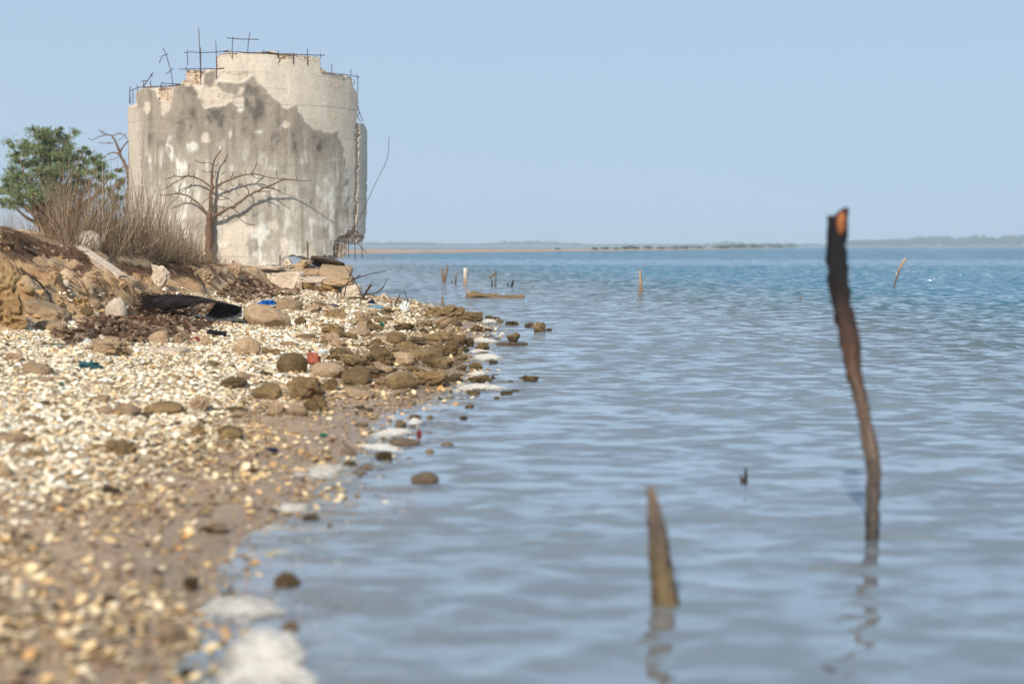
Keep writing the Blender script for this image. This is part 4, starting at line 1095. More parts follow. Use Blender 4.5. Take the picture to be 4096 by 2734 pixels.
plate((690, 92), 260, 50, 19.3, 'dark brown slab tilted under the overhanging wall', 'darkwood', .07, (-.2, .22), .7, seed=6)
plate((745, 140), 220, 60, 18.9, 'thick tan slab lying at the outer end of the rubble', 'rock_tan', .08, (.25, .1), .6, seed=7)
plate((610, 140), 200, 30, 19.0, 'thin tan slab leaning across the rubble heap', 'rock_tan', .06, (.1, .35), .5, seed=8)
plate((780, 262), 260, 30, 18.8, 'pale cracked slab at the water side of the rubble', 'rock_pale', .10, (.15, .32), .8, seed=9)

# ------------------------------------------------------------------ shells
def shells(n, sampler, seed, size, ringn=8):
    r = np.random.default_rng(seed)
    return
def shell_unit(ringn, rings):
    v = [(0, 0, .34)]; 
    for k in range(1, rings + 1):
        f = k / rings
        for j in range(ringn):
            a = 2 * math.pi * j / ringn
            rr = math.sin(f * math.pi / 2)
            rim = 1 - .13 * (math.cos(a) > .6)
            v.append((rr * math.cos(a) * .82 * rim + .05, rr * math.sin(a) * rim, .34 * math.cos(f * math.pi / 2)))
    t = []; q = []
    for j in range(ringn): t.append((0, 1 + j, 1 + (j + 1) % ringn))
    for k in range(1, rings):
        for j in range(ringn):
            a = 1 + (k - 1) * ringn; q.append((a + j, a + ringn + j, a + ringn + (j + 1) % ringn, a + (j + 1) % ringn))
    return np.array(v), np.array(t), np.array(q).reshape(-1, 4)
SHCOL = np.array([(.88, .80, .64), (.86, .74, .52), (.87, .78, .58), (.78, .60, .35), (.66, .42, .19), (.84, .67, .42), (.50, .35, .20), (.86, .80, .68), (.25, .19, .13), (.74, .54, .31), (.90, .85, .73), (.86, .72, .50), (.88, .80, .62)])
def shell_places(n, y0, y1, seed):
    r = np.random.default_rng(seed)
    y = np.exp(r.uniform(math.log(y0), math.log(y1), n * 3)) if y1 / y0 > 1.5 else r.uniform(y0, y1, n * 3)
    x = r.uniform(-3.1, .1, n * 3)
    _, u, t = terrain(x, y)
    nz1 = fbm2(x * 1.6, y * 1.6, 4, 201); nz2 = fbm2(x * 5, y * 5, 2, 203)
    dens = 0.05 * sstep(-.35, .02, u) + .20 * sstep(.02, .5, u + .35 * nz1 + .2 * nz2) + .85 * sstep(.45, .95, u + .55 * nz1 + .2 * nz2)
    # a bare tongue of grey sand
    px, py = project(x, y, ground_z(x, y))
    tongue = np.exp(-(((px - 1120) / 330) ** 2 + ((py - 1688 - (px - 1120) * .02) / 22) ** 2) ** 2)
    dens *= 1 - .93 * tongue
    dens *= np.where(field_at(px, py), .42 + .6 * nz2, 1)
    dens *= np.where(t > -.02, .12 * (t < .25), 1)
    ok = (r.random(len(x)) < dens) & (px > -150) & (x > -.40 * y - .2)
    x = x[ok][:n]; y = y[ok][:n]
    return x, y, ground_z(x, y), u[ok][:n]
def shell_geom(x, y, z, u, seed, smin, smax, unit, lift=.2):
    r = np.random.default_rng(seed); n = len(x); v0, t0, q0 = unit
    s = (smin + (smax - smin) * r.random(n) ** 1.6)
    az = r.random(n) * 6.283; tx = np.clip(r.normal(0, .30, n), -.8, .8); ty = np.clip(r.normal(0, .30, n), -.8, .8)
    flip = r.random(n) < .3
    zz = v0[None, :, 2] * np.where(flip, -1, 1)[:, None] + np.where(flip, .38, 0)[:, None]
    X = v0[None, :, 0] * (0.85 + .3 * r.random(n))[:, None]; Y = v0[None, :, 1] + 0 * X
    zz = zz * (0.7 + .7 * r.random(n))[:, None] + X * np.tan(tx)[:, None] + Y * np.tan(ty)[:, None]
    cx, sx = np.cos(az)[:, None], np.sin(az)[:, None]
    P = np.stack([(X * cx - Y * sx) * s[:, None] + x[:, None], (X * sx + Y * cx) * s[:, None] + y[:, None], zz * s[:, None] + z[:, None] + (s * lift * r.random(n) * 2)[:, None]], -1)
    idx = r.integers(0, len(SHCOL), n)
    c = SHCOL[idx] * (0.82 + .3 * r.random((n, 1))); c = c * .92 + .08 * c.mean(1)[:, None] * [1.04, 1.0, .92]
    wetf = (1 - sstep(.35, 1.0, u + .25 * r.random(n)))[:, None]
    c = c * (1 - wetf) + wetf * c * np.array([.86, .74, .57])
    c = c * (1 - .55 * wetf * (r.random((n, 1)) < .4))
    c = np.repeat(c[:, None, :], len(v0), 1)
    ed = 1 - .25 * (np.hypot(v0[:, 0], v0[:, 1]) > .75)[None, :, None] * r.random((n, 1, 1))
    c = c * ed
    off = (np.arange(n) * len(v0))[:, None, None]
    return P.reshape(-1, 3), (t0[None] + off).reshape(-1, 3), (q0[None] + off).reshape(-1, 4), c.reshape(-1, 3)
import time as _t
bb = Builder()
for (n, y0, y1, sd, sm, sM, un) in [(22000, 1.9, 4.6, 1, .005, .0165, shell_unit(8, 3)), (32000, 4.6, 8.5, 2, .006, .0175, shell_unit(7, 2)), (30000, 8.5, 13, 3, .008, .021, shell_unit(6, 2)), (18000, 13, 20, 4, .012, .027, shell_unit(5, 1))]:
    x, y, z, u = shell_places(n, y0, y1, sd)
    v, t, q, c = shell_geom(x, y, z, u, sd + 50, sm, sM, un)
    bb.add(v, q if len(q) else None, t, c)
# brown grit between the shells and along the wet edge
rg = np.random.default_rng(88); n = 60000
y = np.exp(rg.uniform(math.log(1.9), math.log(12), n)); x = rg.uniform(-2.2, .15, n); _, u, t = terrain(x, y)
ok = (u > -.3) & (x > -.40 * y - .2) & (rg.random(n) < .25 + .75 * sstep(-.1, .4, fbm2(x * 4, y * 3, 3, 301)) * (1 - sstep(1.1, 1.8, u)))
x = x[ok]; y = y[ok]; n = len(x); z = ground_z(x, y); ic, fc = ico(1)
sc = (.0022 + .006 * rg.random(n) ** 2.5)
v = ic[None] * (sc[:, None] * (.6 + .8 * rg.random((n, 3))) * [1, 1, .6])[:, None, :] * (1 + .25 * rg.normal(size=(n, len(ic), 1)))
v = v + np.stack([x, y, z + sc * .2], -1)[:, None]
GCOL = np.array([(.20, .13, .07), (.30, .20, .11), (.12, .085, .06), (.42, .28, .14), (.26, .18, .12), (.52, .38, .22), (.34, .17, .08)])
cc = GCOL[rg.integers(0, len(GCOL), n)]
bg = Builder(); bg.add(v.reshape(-1, 3), tris=(fc[None] + (np.arange(n) * len(ic))[:, None, None]).reshape(-1, 3), col=np.repeat(cc, len(ic), 0))
tag(bg.build('grit', M['shell'], smooth=False), 'brown grit and shell crumbs on the wet sand', kind='stuff')
sh = bb.build('shell_bed', M['shell'])
tag(sh, 'thick bed of broken cream and tan cockle shells covering the beach', kind='stuff')
# the shells that show largest, close by, one by one
x, y, z, u = shell_places(300, 2.2, 4.3, 77)
for i in range(len(x)):
    v, t, q, c = shell_geom(np.zeros(1), np.zeros(1), np.zeros(1), u[i:i + 1], 900 + i, .010, .018, shell_unit(10, 3), lift=.5)
    bb = Builder(); bb.add(v, q, t, c)
    o = link('seashell', bb.mesh('seashell', M['shell']), None, (x[i], y[i], z[i] + .004))
    if u[i] < .75: tag(o, 'loose seashell lying on the near wet sand, out of focus', 'shell', 'loose shells on the near wet sand')
    else: tag(o, 'cream seashell on top of the near shell bed, out of focus', 'shell', 'shells on top of the near shell bed')

# ------------------------------------------------------------------ dead leaves, root mat, dry grass
def sample_poly(n, polys, r):
    PX = []; PY = []
    per = [abs(sum(p[i][0] * p[(i + 1) % len(p)][1] - p[(i + 1) % len(p)][0] * p[i][1] for i in range(len(p)))) for p in polys]
    tot = sum(per)
    for p, w in zip(polys, per):
        k = int(n * w / tot); xs = [a[0] for a in p]; ys = [a[1] for a in p]
        x = r.uniform(min(xs), max(xs), k * 4); y = r.uniform(min(ys), max(ys), k * 4); m_ = in_poly(x, y, p)
        PX.append(x[m_][:k]); PY.append(y[m_][:k])
    return np.concatenate(PX), np.concatenate(PY)
r = np.random.default_rng(31)
LIT = [[(330, 1300), (440, 1270), (560, 1240), (640, 1240), (720, 1275), (800, 1300), (860, 1310), (720, 1345), (560, 1380), (420, 1350), (350, 1340)], [(620, 1190), (760, 1210), (880, 1230), (860, 1270), (680, 1270), (600, 1240)],
       [(880, 1190), (930, 1140), (1000, 1120), (1100, 1140), (1200, 1160), (1180, 1190), (1060, 1200), (960, 1215)], [(200, 1352), (280, 1340), (360, 1330), (380, 1360), (280, 1380)]]
px, py = sample_poly(5200, LIT, r); px += r.normal(0, 12, len(px)); py += r.normal(0, 5, len(py)); P = hit(px, py)
n = len(P); ln = .018 + .028 * r.random(n); wd = ln * (.22 + .25 * r.random(n)); az = r.random(n) * 6.28; up = r.normal(0, .35, n)
d = np.stack([np.cos(az), np.sin(az), up], -1); s_ = np.stack([-np.sin(az), np.cos(az), r.normal(0, .5, n)], -1)
P[:, 2] += .008 + .03 * r.random(n)
mid = P + np.array([0, 0, 1.0]) * (ln * .25 * r.random(n))[:, None]
v = np.stack([P - d * ln[:, None], mid - s_ * wd[:, None], P + d * ln[:, None], mid + s_ * wd[:, None]], 1).reshape(-1, 3)
LC = np.array([(.17, .095, .055), (.25, .15, .085), (.10, .06, .04), (.34, .23, .14), (.19, .10, .06), (.45, .34, .24)])
c = LC[r.integers(0, len(LC), n)] * (.7 + .6 * r.random((n, 1)))
f = np.arange(n * 4).reshape(-1, 4); bb = Builder(); bb.add(v, quads=f, col=np.repeat(c, 4, 0))
tag(bb.build('leaf_litter', M['leafdark'], smooth=False), 'brown dead leaves and seaweed washed up below the bank', kind='stuff')

def strands(bb, P0, dirs, length, rad, cols, r, seg=4, sides=3, gravity=0.0, jitter=.15, follow=False, offs=.01):
    """many thin tapering strands at once"""
    n = len(P0); pts = np.zeros((n, seg + 1, 3)); pts[:, 0] = P0
    d = dirs / np.linalg.norm(dirs, axis=1)[:, None]
    for k in range(seg):
        d = d + r.normal(0, jitter, (n, 3)); d[:, 2] -= gravity; d /= np.linalg.norm(d, axis=1)[:, None]
        pts[:, k + 1] = pts[:, k] + d * (length / seg)[:, None]
        if follow: pts[:, k + 1, 2] = ground_z(pts[:, k + 1, 0], pts[:, k + 1, 1]) + offs * (.3 + r.random(n))
    ang = np.linspace(0, 2 * np.pi, sides, endpoint=False)
    tp = 1 - .75 * np.linspace(0, 1, seg + 1)
    T = pts[:, -1] - pts[:, 0]; T /= np.linalg.norm(T, axis=1)[:, None] + 1e-9
    A = np.cross(T, [.3, .9, .1]); A /= np.linalg.norm(A, axis=1)[:, None] + 1e-9; B = np.cross(T, A)
    ring = (np.cos(ang)[None, :, None] * A[:, None] + np.sin(ang)[None, :, None] * B[:, None])
    v = pts[:, :, None, :] + ring[:, None] * (rad[:, None] * tp[None])[:, :, None, None]
    m_ = (seg + 1) * sides
    k = np.arange(seg)[:, None] * sides; j = np.arange(sides)[None]
    q = np.stack([k + j, k + (j + 1) % sides, k + sides + (j + 1) % sides, k + sides + j], -1).reshape(-1, 4)
    q = (q[None] + (np.arange(n) * m_)[:, None, None]).reshape(-1, 4)
    bb.add(v.reshape(-1, 3), quads=q, col=np.repeat(cols, m_, 0))
r = np.random.default_rng(41)
ROOT = [[(0, 905), (120, 950), (230, 990), (330, 1010), (450, 1050), (560, 1055), (700, 1050), (860, 1055), (990, 1085), (1020, 1110), (900, 1090), (700, 1085), (560, 1100), (400, 1070), (300, 1050), (150, 1010), (0, 985)],
        [(0, 940), (300, 1040), (420, 1120), (560, 1110), (600, 1200), (380, 1180), (150, 1100), (0, 1080)]]
bb = Builder()
for pl, n, ln in ((ROOT[0], 3300, .14), (ROOT[1], 350, .2)):
    px, py = sample_poly(n, [pl], r); P = hit(px, py); n = len(P); P[:, 2] += .01
    az = r.normal(-.3, 1.1, n); d = np.stack([np.cos(az), -np.abs(np.sin(az)) * .6, -.3 * np.ones(n)], -1)
    c = np.array([(.13, .075, .045)]) * (.45 + 1.4 * r.random((n, 1)))
    strands(bb, P, d, ln * (.4 + r.random(n)), .0016 + .0014 * r.random(n), c, r, 4, 3, 0, .25, follow=True, offs=.022)
tag(bb.build('root_mat', M['plant']), 'matted dark brown roots hanging over the lip of the earth bank', kind='stuff')
# thick roots, one by one
def c3(p): return (p[0] * .472, 460 + p[1] * .472)
def root(pts, rads, label, conv=c3, mat='wood', col=(.26, .17, .10), Y=None, cat='root', name='root', lift=.01, rough=.35):
    Q = []
    for p in pts:
        x, y = conv(p); Q.append(at(x, y, Y) if Y else hit1(x, y) + [0, 0, lift])
    s = np.array([q[1] for q in Q]) / FPX * .472 * np.asarray(rads)
    P_, R_ = resample(Q, s, .02)
    v, q, t = tube_data(P_, R_, 7, rough=rough, seed=3)
    bb = Builder(); h = _hash(np.arange(len(v)) // 7, np.arange(len(v)) * 0, np.arange(len(v)) * 0, 5)
    bb.add(v, q, t, np.array([col]) * (1 + .3 * h[:, None])); o = bb.build(name, M[mat]); tag(o, label, cat); return o
root([(0, 1095), (100, 1110), (220, 1140), (300, 1180), (380, 1210)], (16, 18, 17, 13, 6), 'thick fibrous root running down the bank from the left edge')
root([(370, 1200), (430, 1240), (480, 1300), (530, 1350)], (9, 12, 10, 4), 'short thick root below the end of the long one', col=(.22, .15, .09))
root([(560, 1390), (630, 1430), (680, 1500), (760, 1550)], (14, 20, 16, 8), 'weathered splintered root low on the bank', col=(.30, .21, .12))
root([(170, 1310), (250, 1370), (340, 1440), (400, 1530), (430, 1568)], (10, 9, 8, 7, 6), 'dark root hanging down beside the ochre boulder', col=(.10, .065, .045))
root([(400, 250), (440, 360), (520, 450), (600, 560)], (10, 14, 8, 4), 'dark stick lying down the foot of the bank', conv=c4, col=(.06, .045, .04), cat='stick', name='stick')
root([(1680, 120), (1720, 190), (1765, 290)], (6, 7, 6), 'thin dark stick leaning on the bank above the palm sheath', conv=c4, col=(.06, .045, .04), cat='stick', name='stick', lift=.03)
root([(780, 420), (820, 470), (850, 500)], (7, 7, 5), 'short brown stick by the white stone', conv=c4, col=(.18, .12, .08), cat='stick', name='stick')
root([(842, 450), (850, 520)], (6, 5), 'small pale twig upright by the white stone', conv=c4, col=(.6, .6, .5), cat='stick', name='stick', lift=.02)

r = np.random.default_rng(51)
GC = np.array([(.31, .20, .115), (.24, .15, .085), (.46, .33, .20), (.16, .095, .06), (.58, .45, .30)])
bb = Builder()
# (px range, foot row, height px mean, count, thickness)
def grass(n, xa, xb, foot, hgt, rad=(.0016, .0034), spread=.22, seg=5, jit=.07, depth=(.0, 1.2), maxh=2.0):
    px = r.uniform(xa, xb, n); py = foot(px) + r.normal(0, 6, n); P = hit(px, py, 0)
    k = r.random(n) * (depth[1] - depth[0]) + depth[0]
    P[:, 1] += k; P[:, 0] += ray(px, py)[0] * k; P[:, 2] = ground_z(P[:, 0], P[:, 1]) - .01
    H = hgt(px) * P[:, 1] / FPX * (.35 + .75 * r.random(n) ** 1.3)
    d = np.stack([r.normal(.03, spread, n), r.normal(0, spread, n), np.ones(n)], -1)
    c = GC[r.integers(0, len(GC), n)] * (.75 + .5 * r.random((n, 1)))
    strands(bb, P, d, np.minimum(H, maxh), r.uniform(rad[0], rad[1], n), c, r, seg, 3, -.01, jit)
ft = lambda x: np.interp(x, [0, 100, 200, 300, 420, 500, 620, 760, 900, 1000], [885, 915, 950, 990, 1015, 1040, 1048, 1050, 1052, 1062])
hh = lambda x: np.interp(x, [180, 230, 260, 330, 420, 520, 600, 660, 720, 780, 850], [150, 330, 370, 300, 300, 400, 330, 290, 240, 170, 100])
grass(1050, 200, 800, ft, hh)
grass(420, 215, 700, ft, lambda x: hh(x) * .9, spread=.6, jit=.10)
grass(1000, 210, 760, ft, lambda x: hh(x) * .5, spread=.45, jit=.13)
grass(30, 280, 640, ft, lambda x: hh(x) * 1.2, rad=(.0022, .004), spread=.95, jit=.03)
grass(60, 240, 640, ft, lambda x: hh(x) * 1.25, rad=(.003, .0055), spread=.12, jit=.03)
grass(700, 620, 960, ft, lambda x: np.interp(x, [620, 760, 960], [190, 130, 60]), spread=.5, jit=.14, rad=(.0012, .0026), depth=(0, .5))
grass(900, 180, 900, ft, lambda x: 0 * x + 75, spread=.8, jit=.2, rad=(.0014, .0028), depth=(-.15, .8))
grass(330, 0, 220, ft, lambda x: np.interp(x, [0, 60, 120, 200], [240, 330, 110, 110]), spread=.35, depth=(.2, 1.6))
grass(60, 0, 60, ft, lambda x: 0 * x + 300, spread=.3, depth=(0, 1))
grass(120, 60, 330, lambda x: ft(x) - 15, lambda x: 0 * x + 90, spread=.3, depth=(1, 3))
tag(bb.build('dry_grass', M['plant']), 'tall dry brown grass stems and thin twigs on top of the bank', kind='stuff')

# ------------------------------------------------------------------ trees
def limb_tree(name, label, conv, scale, Y, limbs, cat='tree', mat='bark', yj=.12, foot=None, yfun=None):
    root_ = bpy.data.objects.new(name, None); S.collection.objects.link(root_)
    rr = np.random.default_rng(3)
    p0 = conv(limbs[0][0][:2]); gp = at(*p0, Y); root_.location = tuple(gp)
    tag(root_, label, cat)
    tw = Builder()
    for k, lb in enumerate(limbs):
        n = len(lb); drift = abs(rr.normal(0, yj)) if k else 0
        pts = [at(*conv(p[:2]), (yfun(*conv(p[:2])) if yfun else Y) - (drift * (i / max(1, n - 1)) if k else 0)) for i, p in enumerate(lb)]
        rad = [p[2] * (.82 if k else .95) * scale * Y / FPX for p in lb]
        P_, R_ = resample(pts, rad, .03 if k else .04)
        kn = _hash(np.arange(len(P_)), np.arange(len(P_)) * 0, np.arange(len(P_)) * 0 + k, 9)
        R_ = R_ * (1 + .13 * kn)
        P_ = P_ + (rr.normal(0, 1, P_.shape) * (R_ * .16)[:, None])
        v, q, t = tube_data(P_, R_, 9 if k == 0 else 7, rough=.06, seed=k)
        bb = Builder(); bb.add(v, q, t)
        under(root_, bb.build('trunk' if k == 0 else 'branch', M[mat], col=False))
        if k:                                # short spur twigs
            for i in range(2, len(P_) - 1):
                if rr.random() < .42:
                    dd = rr.normal(0, 1, 3); dd[2] = abs(dd[2]) * .9 + .2; dd /= np.linalg.norm(dd); L_ = .02 + .06 * rr.random()
                    v, q, t = tube_data([P_[i], P_[i] + dd * L_ * .6, P_[i] + dd * L_ + rr.normal(0, .006, 3)], [R_[i] * .5, R_[i] * .3 + .001, .0012], 4)
                    tw.add(v, q, t)
    if tw.n: 
        o = tw.build('twigs', M[mat], col=False); under(root_, o); o['kind'] = 'stuff'
    return root_
BT_ = [[(738, 1030, 40), (740, 950, 36), (745, 800, 32), (752, 700, 28), (757, 640, 25), (761, 560, 19), (765, 450, 16), (770, 400, 17), (768, 320, 12), (778, 220, 9), (795, 160, 7), (830, 110, 5), (864, 52, 3)],
 [(752, 650, 15), (700, 580, 12), (640, 520, 10), (580, 475, 9), (520, 455, 8), (460, 450, 6), (400, 462, 5), (335, 462, 3)], [(500, 450, 6), (495, 400, 5), (525, 345, 3)], [(548, 452, 5), (560, 390, 4), (562, 325, 3)],
 [(770, 400, 11), (720, 360, 9), (660, 325, 8), (610, 308, 8), (560, 300, 7), (510, 310, 6), (460, 300, 5), (410, 325, 4), (370, 322, 3)], [(560, 305, 6), (470, 350, 5), (400, 395, 4), (350, 420, 3)], [(575, 298, 5), (570, 240, 4), (583, 198, 3)], [(462, 302, 5), (448, 284, 4)],
 [(778, 208, 6), (740, 190, 4), (680, 190, 4), (628, 168, 3)], [(790, 170, 6), (815, 130, 5), (850, 95, 4)],
 [(785, 400, 11), (850, 365, 9), (920, 335, 9), (1000, 305, 8), (1060, 290, 7), (1120, 285, 7), (1180, 295, 6), (1250, 315, 5), (1320, 325, 4), (1390, 325, 3)], [(1105, 282, 6), (1138, 225, 4), (1156, 168, 3)], [(1325, 325, 5), (1312, 285, 4), (1318, 250, 3)], [(925, 333, 5), (945, 292, 4), (960, 262, 3)],
 [(1105, 288, 5), (1140, 320, 4), (1205, 322, 3)], [(1060, 290, 4), (1045, 255, 3)],
 [(765, 650, 20), (830, 620, 16), (900, 580, 14), (960, 550, 13), (1020, 510, 13), (1080, 465, 12), (1140, 435, 11), (1210, 400, 10), (1270, 380, 9), (1330, 350, 8), (1390, 330, 7), (1460, 335, 6), (1530, 340, 5), (1590, 342, 4), (1613, 320, 3)],
 [(1080, 452, 7), (1070, 405, 5), (1040, 385, 4), (995, 365, 3)], [(1215, 400, 6), (1260, 405, 6), (1300, 412, 4), (1350, 430, 3)], [(1130, 440, 6), (1200, 430, 5), (1262, 432, 4)], [(1240, 440, 4), (1265, 465, 3), (1285, 500, 2)],
 [(935, 565, 7), (985, 605, 5), (1030, 627, 4), (1080, 630, 3)], [(785, 395, 6), (850, 410, 4), (895, 435, 3), (930, 457, 2)], [(1480, 335, 4), (1488, 288, 3)], [(775, 490, 5), (860, 500, 4), (928, 487, 3)], [(1190, 400, 4), (1178, 360, 3)],
 [(1110, 440, 4), (1150, 412, 3)], [(760, 560, 5), (820, 575, 3), (880, 572, 2)], [(752, 480, 5), (700, 520, 3), (690, 560, 2)], [(930, 345, 5), (930, 372, 4), (955, 385, 4), (948, 395, 3)], [(1395, 330, 4), (1385, 315, 4)], [(770, 330, 5), (800, 290, 3)], [(800, 220, 4), (835, 195, 3)]]
limb_tree('bare_tree', 'small leafless brown tree with spreading branches before the stained wall', c2, .4768, 18.50, BT_, yj=.03, yfun=lambda x, y: min(18.50 + max(0, (x - 880) / 400) * .1, on_tank(x, y)[1] - .14))
BT2 = [[(1095, 1000, 20), (1090, 800, 20), (1092, 600, 19), (1085, 480, 18), (1060, 420, 15), (1020, 340, 12), (985, 240, 10), (950, 180, 8), (910, 168, 5), (850, 180, 4), (780, 212, 3), (745, 195, 2)],
 [(1020, 318, 9), (1045, 265, 7), (1090, 222, 6), (1130, 200, 4)], [(1010, 332, 8), (950, 318, 6), (890, 350, 4), (845, 385, 3)], [(950, 180, 6), (1000, 160, 5), (1050, 170, 4), (1082, 212, 3)], [(962, 236, 5), (900, 240, 4), (825, 235, 2)], [(912, 166, 4), (870, 152, 4), (838, 128, 2)],
 [(1060, 425, 7), (1000, 470, 5), (930, 480, 4), (880, 520, 3)], [(1085, 520, 7), (1030, 560, 5), (960, 640, 3)], [(1080, 500, 6), (1110, 450, 4)], [(1000, 215, 4), (1040, 190, 3), (1070, 150, 2)], [(1020, 330, 4), (980, 370, 3), (930, 380, 2)]]
limb_tree('bare_tree', 'blurred leafless tree peering out from behind the left end of the ruin', c3, .472, 30.0, BT2, yj=.3)

# the green tree on the left
g = bpy.data.objects.new('green_tree', None); S.collection.objects.link(g)
Yg = 34.0; g.location = tuple(at(175, 960, Yg)); tag(g, 'spreading green thorn tree behind the dry grass at the left', 'tree')
s_ = Yg / FPX
CL = [(205, 545, 62, 42), (165, 600, 60, 50), (215, 620, 75, 60), (265, 560, 45, 48), (280, 620, 45, 60), (120, 585, 52, 42), (75, 620, 25, 30), (110, 650, 70, 55), (160, 700, 80, 60), (60, 710, 60, 45), (30, 740, 40, 50), (230, 700, 70, 60), (340, 600, 26, 34), (365, 640, 42, 38), (385, 690, 50, 42), (330, 680, 50, 50), (420, 720, 30, 28),
      (90, 770, 80, 45), (190, 770, 80, 45), (270, 760, 60, 50), (350, 740, 50, 35), (20, 790, 30, 45), (130, 830, 60, 35), (455, 690, 25, 18), (480, 730, 22, 22), (240, 520, 22, 22), (165, 515, 10, 18), (460, 760, 26, 40), (395, 770, 30, 40), (60, 830, 40, 30), (470, 830, 30, 50)]
rr = np.random.default_rng(61)
crown = Builder(); limbs = Builder()
base = at(175, 940, Yg)
TC = [(.20, .28, .12), (.15, .22, .095), (.26, .33, .16), (.30, .24, .13), (.12, .17, .08)]
for k, (x, y, a, b_) in enumerate(CL):
    c = at(x, y, Yg + rr.normal(0, .7))
    nsub = max(3, int(a * b_ / 260))
    for _ in range(nsub):
        off = rr.normal(0, .48, 3) * np.array([a * s_, a * s_, b_ * s_])
        leaf_blob(crown, c + off, np.array([a * s_ * .55, a * s_ * .55, b_ * s_ * .34]) * (.6 + .7 * rr.random()), 210, .021, np.array(TC) * (.8 + .5 * rr.random()), rr, True)
    m_ = base * .45 + c * .55 + rr.normal(0, .12, 3); m_[2] -= .1
    P_, R_ = resample([base + [0, 0, .0], base * .75 + m_ * .25 + [0, 0, .15], m_, c], [.07, .06, .035, .010], .15)
    v, q, t = tube_data(P_, R_, 6, rough=.1, seed=k); limbs.add(v, q, t)
cr = crown.build('crown', M['leafdark'], smooth=False); under(g, cr)
under(g, limbs.build('limbs', M['bark'], col=False))
bb = Builder(); v, q, t = tube_data(*resample([base + [0, 0, -.6], base + [.02, 0, -.2], base + [0, 0, .1]], [.16, .13, .10], .1), 10, rough=.08); bb.add(v, q, t); under(g, bb.build('trunk', M['bark'], col=False))

# ------------------------------------------------------------------ posts and stakes in the water
def stake(pts, rads, label, cols, Y=None, name='stake', cat='stake', group=None, sides=12, top='cut', rough=.12, step=.03, colf=None, parent=None):
    """pts (px, py) from the foot up; rads in px; foot stands at the water line of the first point"""
    w0 = on_water(*pts[0]); Yd = Y or w0[1]
    P = [at(x, y, Yd) for x, y in pts]; sc = Yd / FPX
    d0 = (P[0] - P[1]); d0 /= np.linalg.norm(d0)
    P = [P[0] + d0 * min(.3, .02 + .012 * Yd)] + P; R_ = [rads[0] * sc * 1.05] + [q * sc for q in rads]
    Q, R2 = resample(P, R_, step)
    kn = fbm2(np.arange(len(Q)) * .35, np.zeros(len(Q)), 3, int(pts[0][0]))
    R2 = R2 * (1 + .16 * kn)
    v, q, t = tube_data(Q, R2, sides, rough=rough, seed=int(pts[0][0]))
    nv = len(Q) * sides
    # a split, slanting top
    if top == 'split':
        ringv = v[(len(Q) - 1) * sides:nv]; a = np.arange(sides) * 2 * np.pi / sides
        h = R2[-1] * (.45 * np.cos(a * 1.0 + 3.3) + .35 * np.abs(np.cos(a * 1.5)))
        v[(len(Q) - 1) * sides:nv, 2] += h; v[-1, 2] -= R2[-1] * .9
    f = np.concatenate([np.repeat(np.linspace(0, 1, len(Q)), sides), [0, 1]])
    c = np.array([[np.interp(x, np.linspace(0, 1, len(cols)), [cc[k] for cc in cols]) for k in range(3)] for x in f])
    sn = _hash(np.arange(len(v)) % sides, (np.arange(len(v)) // sides) // 4, np.zeros(len(v), int), 3)
    c = c * (1 + .35 * sn[:, None])
    bb = Builder(); bb.add(v, q, t, c); o = bb.build(name, M['wood'], parent); 
    if parent is None: tag(o, label, cat, group)
    return o, Q, R2
DK = (.035, .028, .025); BR = (.16, .085, .05); LT = (.34, .24, .16); GY_ = (.20, .16, .12); OL = (.20, .14, .06)
big = bpy.data.objects.new('wooden_stake', None); S.collection.objects.link(big); big.location = tuple(on_water(3487, 2158))
tag(big, 'tall crooked wooden stake with charred split top standing in the near water', 'stake')
o, Q, R2 = stake([(3487, 2158), (3490, 2060), (3492, 1960), (3497, 1880), (3478, 1770), (3462, 1690), (3440, 1580), (3412, 1480), (3402, 1390), (3385, 1300), (3365, 1200), (3352, 1110), (3345, 1010), (3351, 900), (3352, 858)],
      [22, 25, 27, 30, 27, 25, 26, 30, 40, 38, 38, 38, 37, 36, 40], '', [(.040, .033, .03), (.055, .045, .04), (.085, .066, .056), (.11, .083, .068), (.16, .115, .085), (.14, .095, .068), (.11, .068, .048), (.085, .048, .034), (.05, .028, .022), (.018, .013, .013), (.010, .010, .014), (.012, .010, .012)], name='shaft', parent=big, top='split', sides=18, step=.015, rough=.22)
o.matrix_parent_inverse = Matrix.Translation(big.location).inverted()
# the bright split face at its top
Yb = Q[-1][1] - .012
bb = Builder()
face = [(3349, 925), (3346, 868), (3352, 856), (3368, 845), (3390, 836), (3386, 880), (3378, 925), (3362, 945)]
fr_ = np.array([at(x, y, Yb - .012) for x, y in face]); bk = np.array([at(x, y, Yb + .012) for x, y in face]); k = len(face)
cf = fr_.mean(0) - [0, .006, 0]
bb.add(np.vstack([fr_, bk, cf]), quads=[(i, (i + 1) % k, k + (i + 1) % k, k + i) for i in range(k)], tris=[((i + 1) % k, i, 2 * k) for i in range(k)], col=np.array([.34, .115, .045]))
o = bb.build('split_face', M['wood'], smooth=True); under(big, o)
o['label'] = 'bright orange split wood face'
bb = Builder()
hook = [(3372, 850), (3385, 838), (3396, 834), (3393, 870), (3386, 915), (3380, 900), (3386, 860)]
fr_ = np.array([at(x, y, Yb - .016) for x, y in hook]); bk = np.array([at(x, y, Yb + .016) for x, y in hook]); k = len(hook)
bb.add(np.vstack([fr_, bk, fr_.mean(0), bk.mean(0)]), quads=[(i, (i + 1) % k, k + (i + 1) % k, k + i) for i in range(k)], tris=[((i + 1) % k, i, 2 * k) for i in range(k)] + [(k + i, k + (i + 1) % k, 2 * k + 1) for i in range(k)], col=np.array([.02, .012, .012]))
under(big, bb.build('charred_edge', M['wood'], smooth=False))
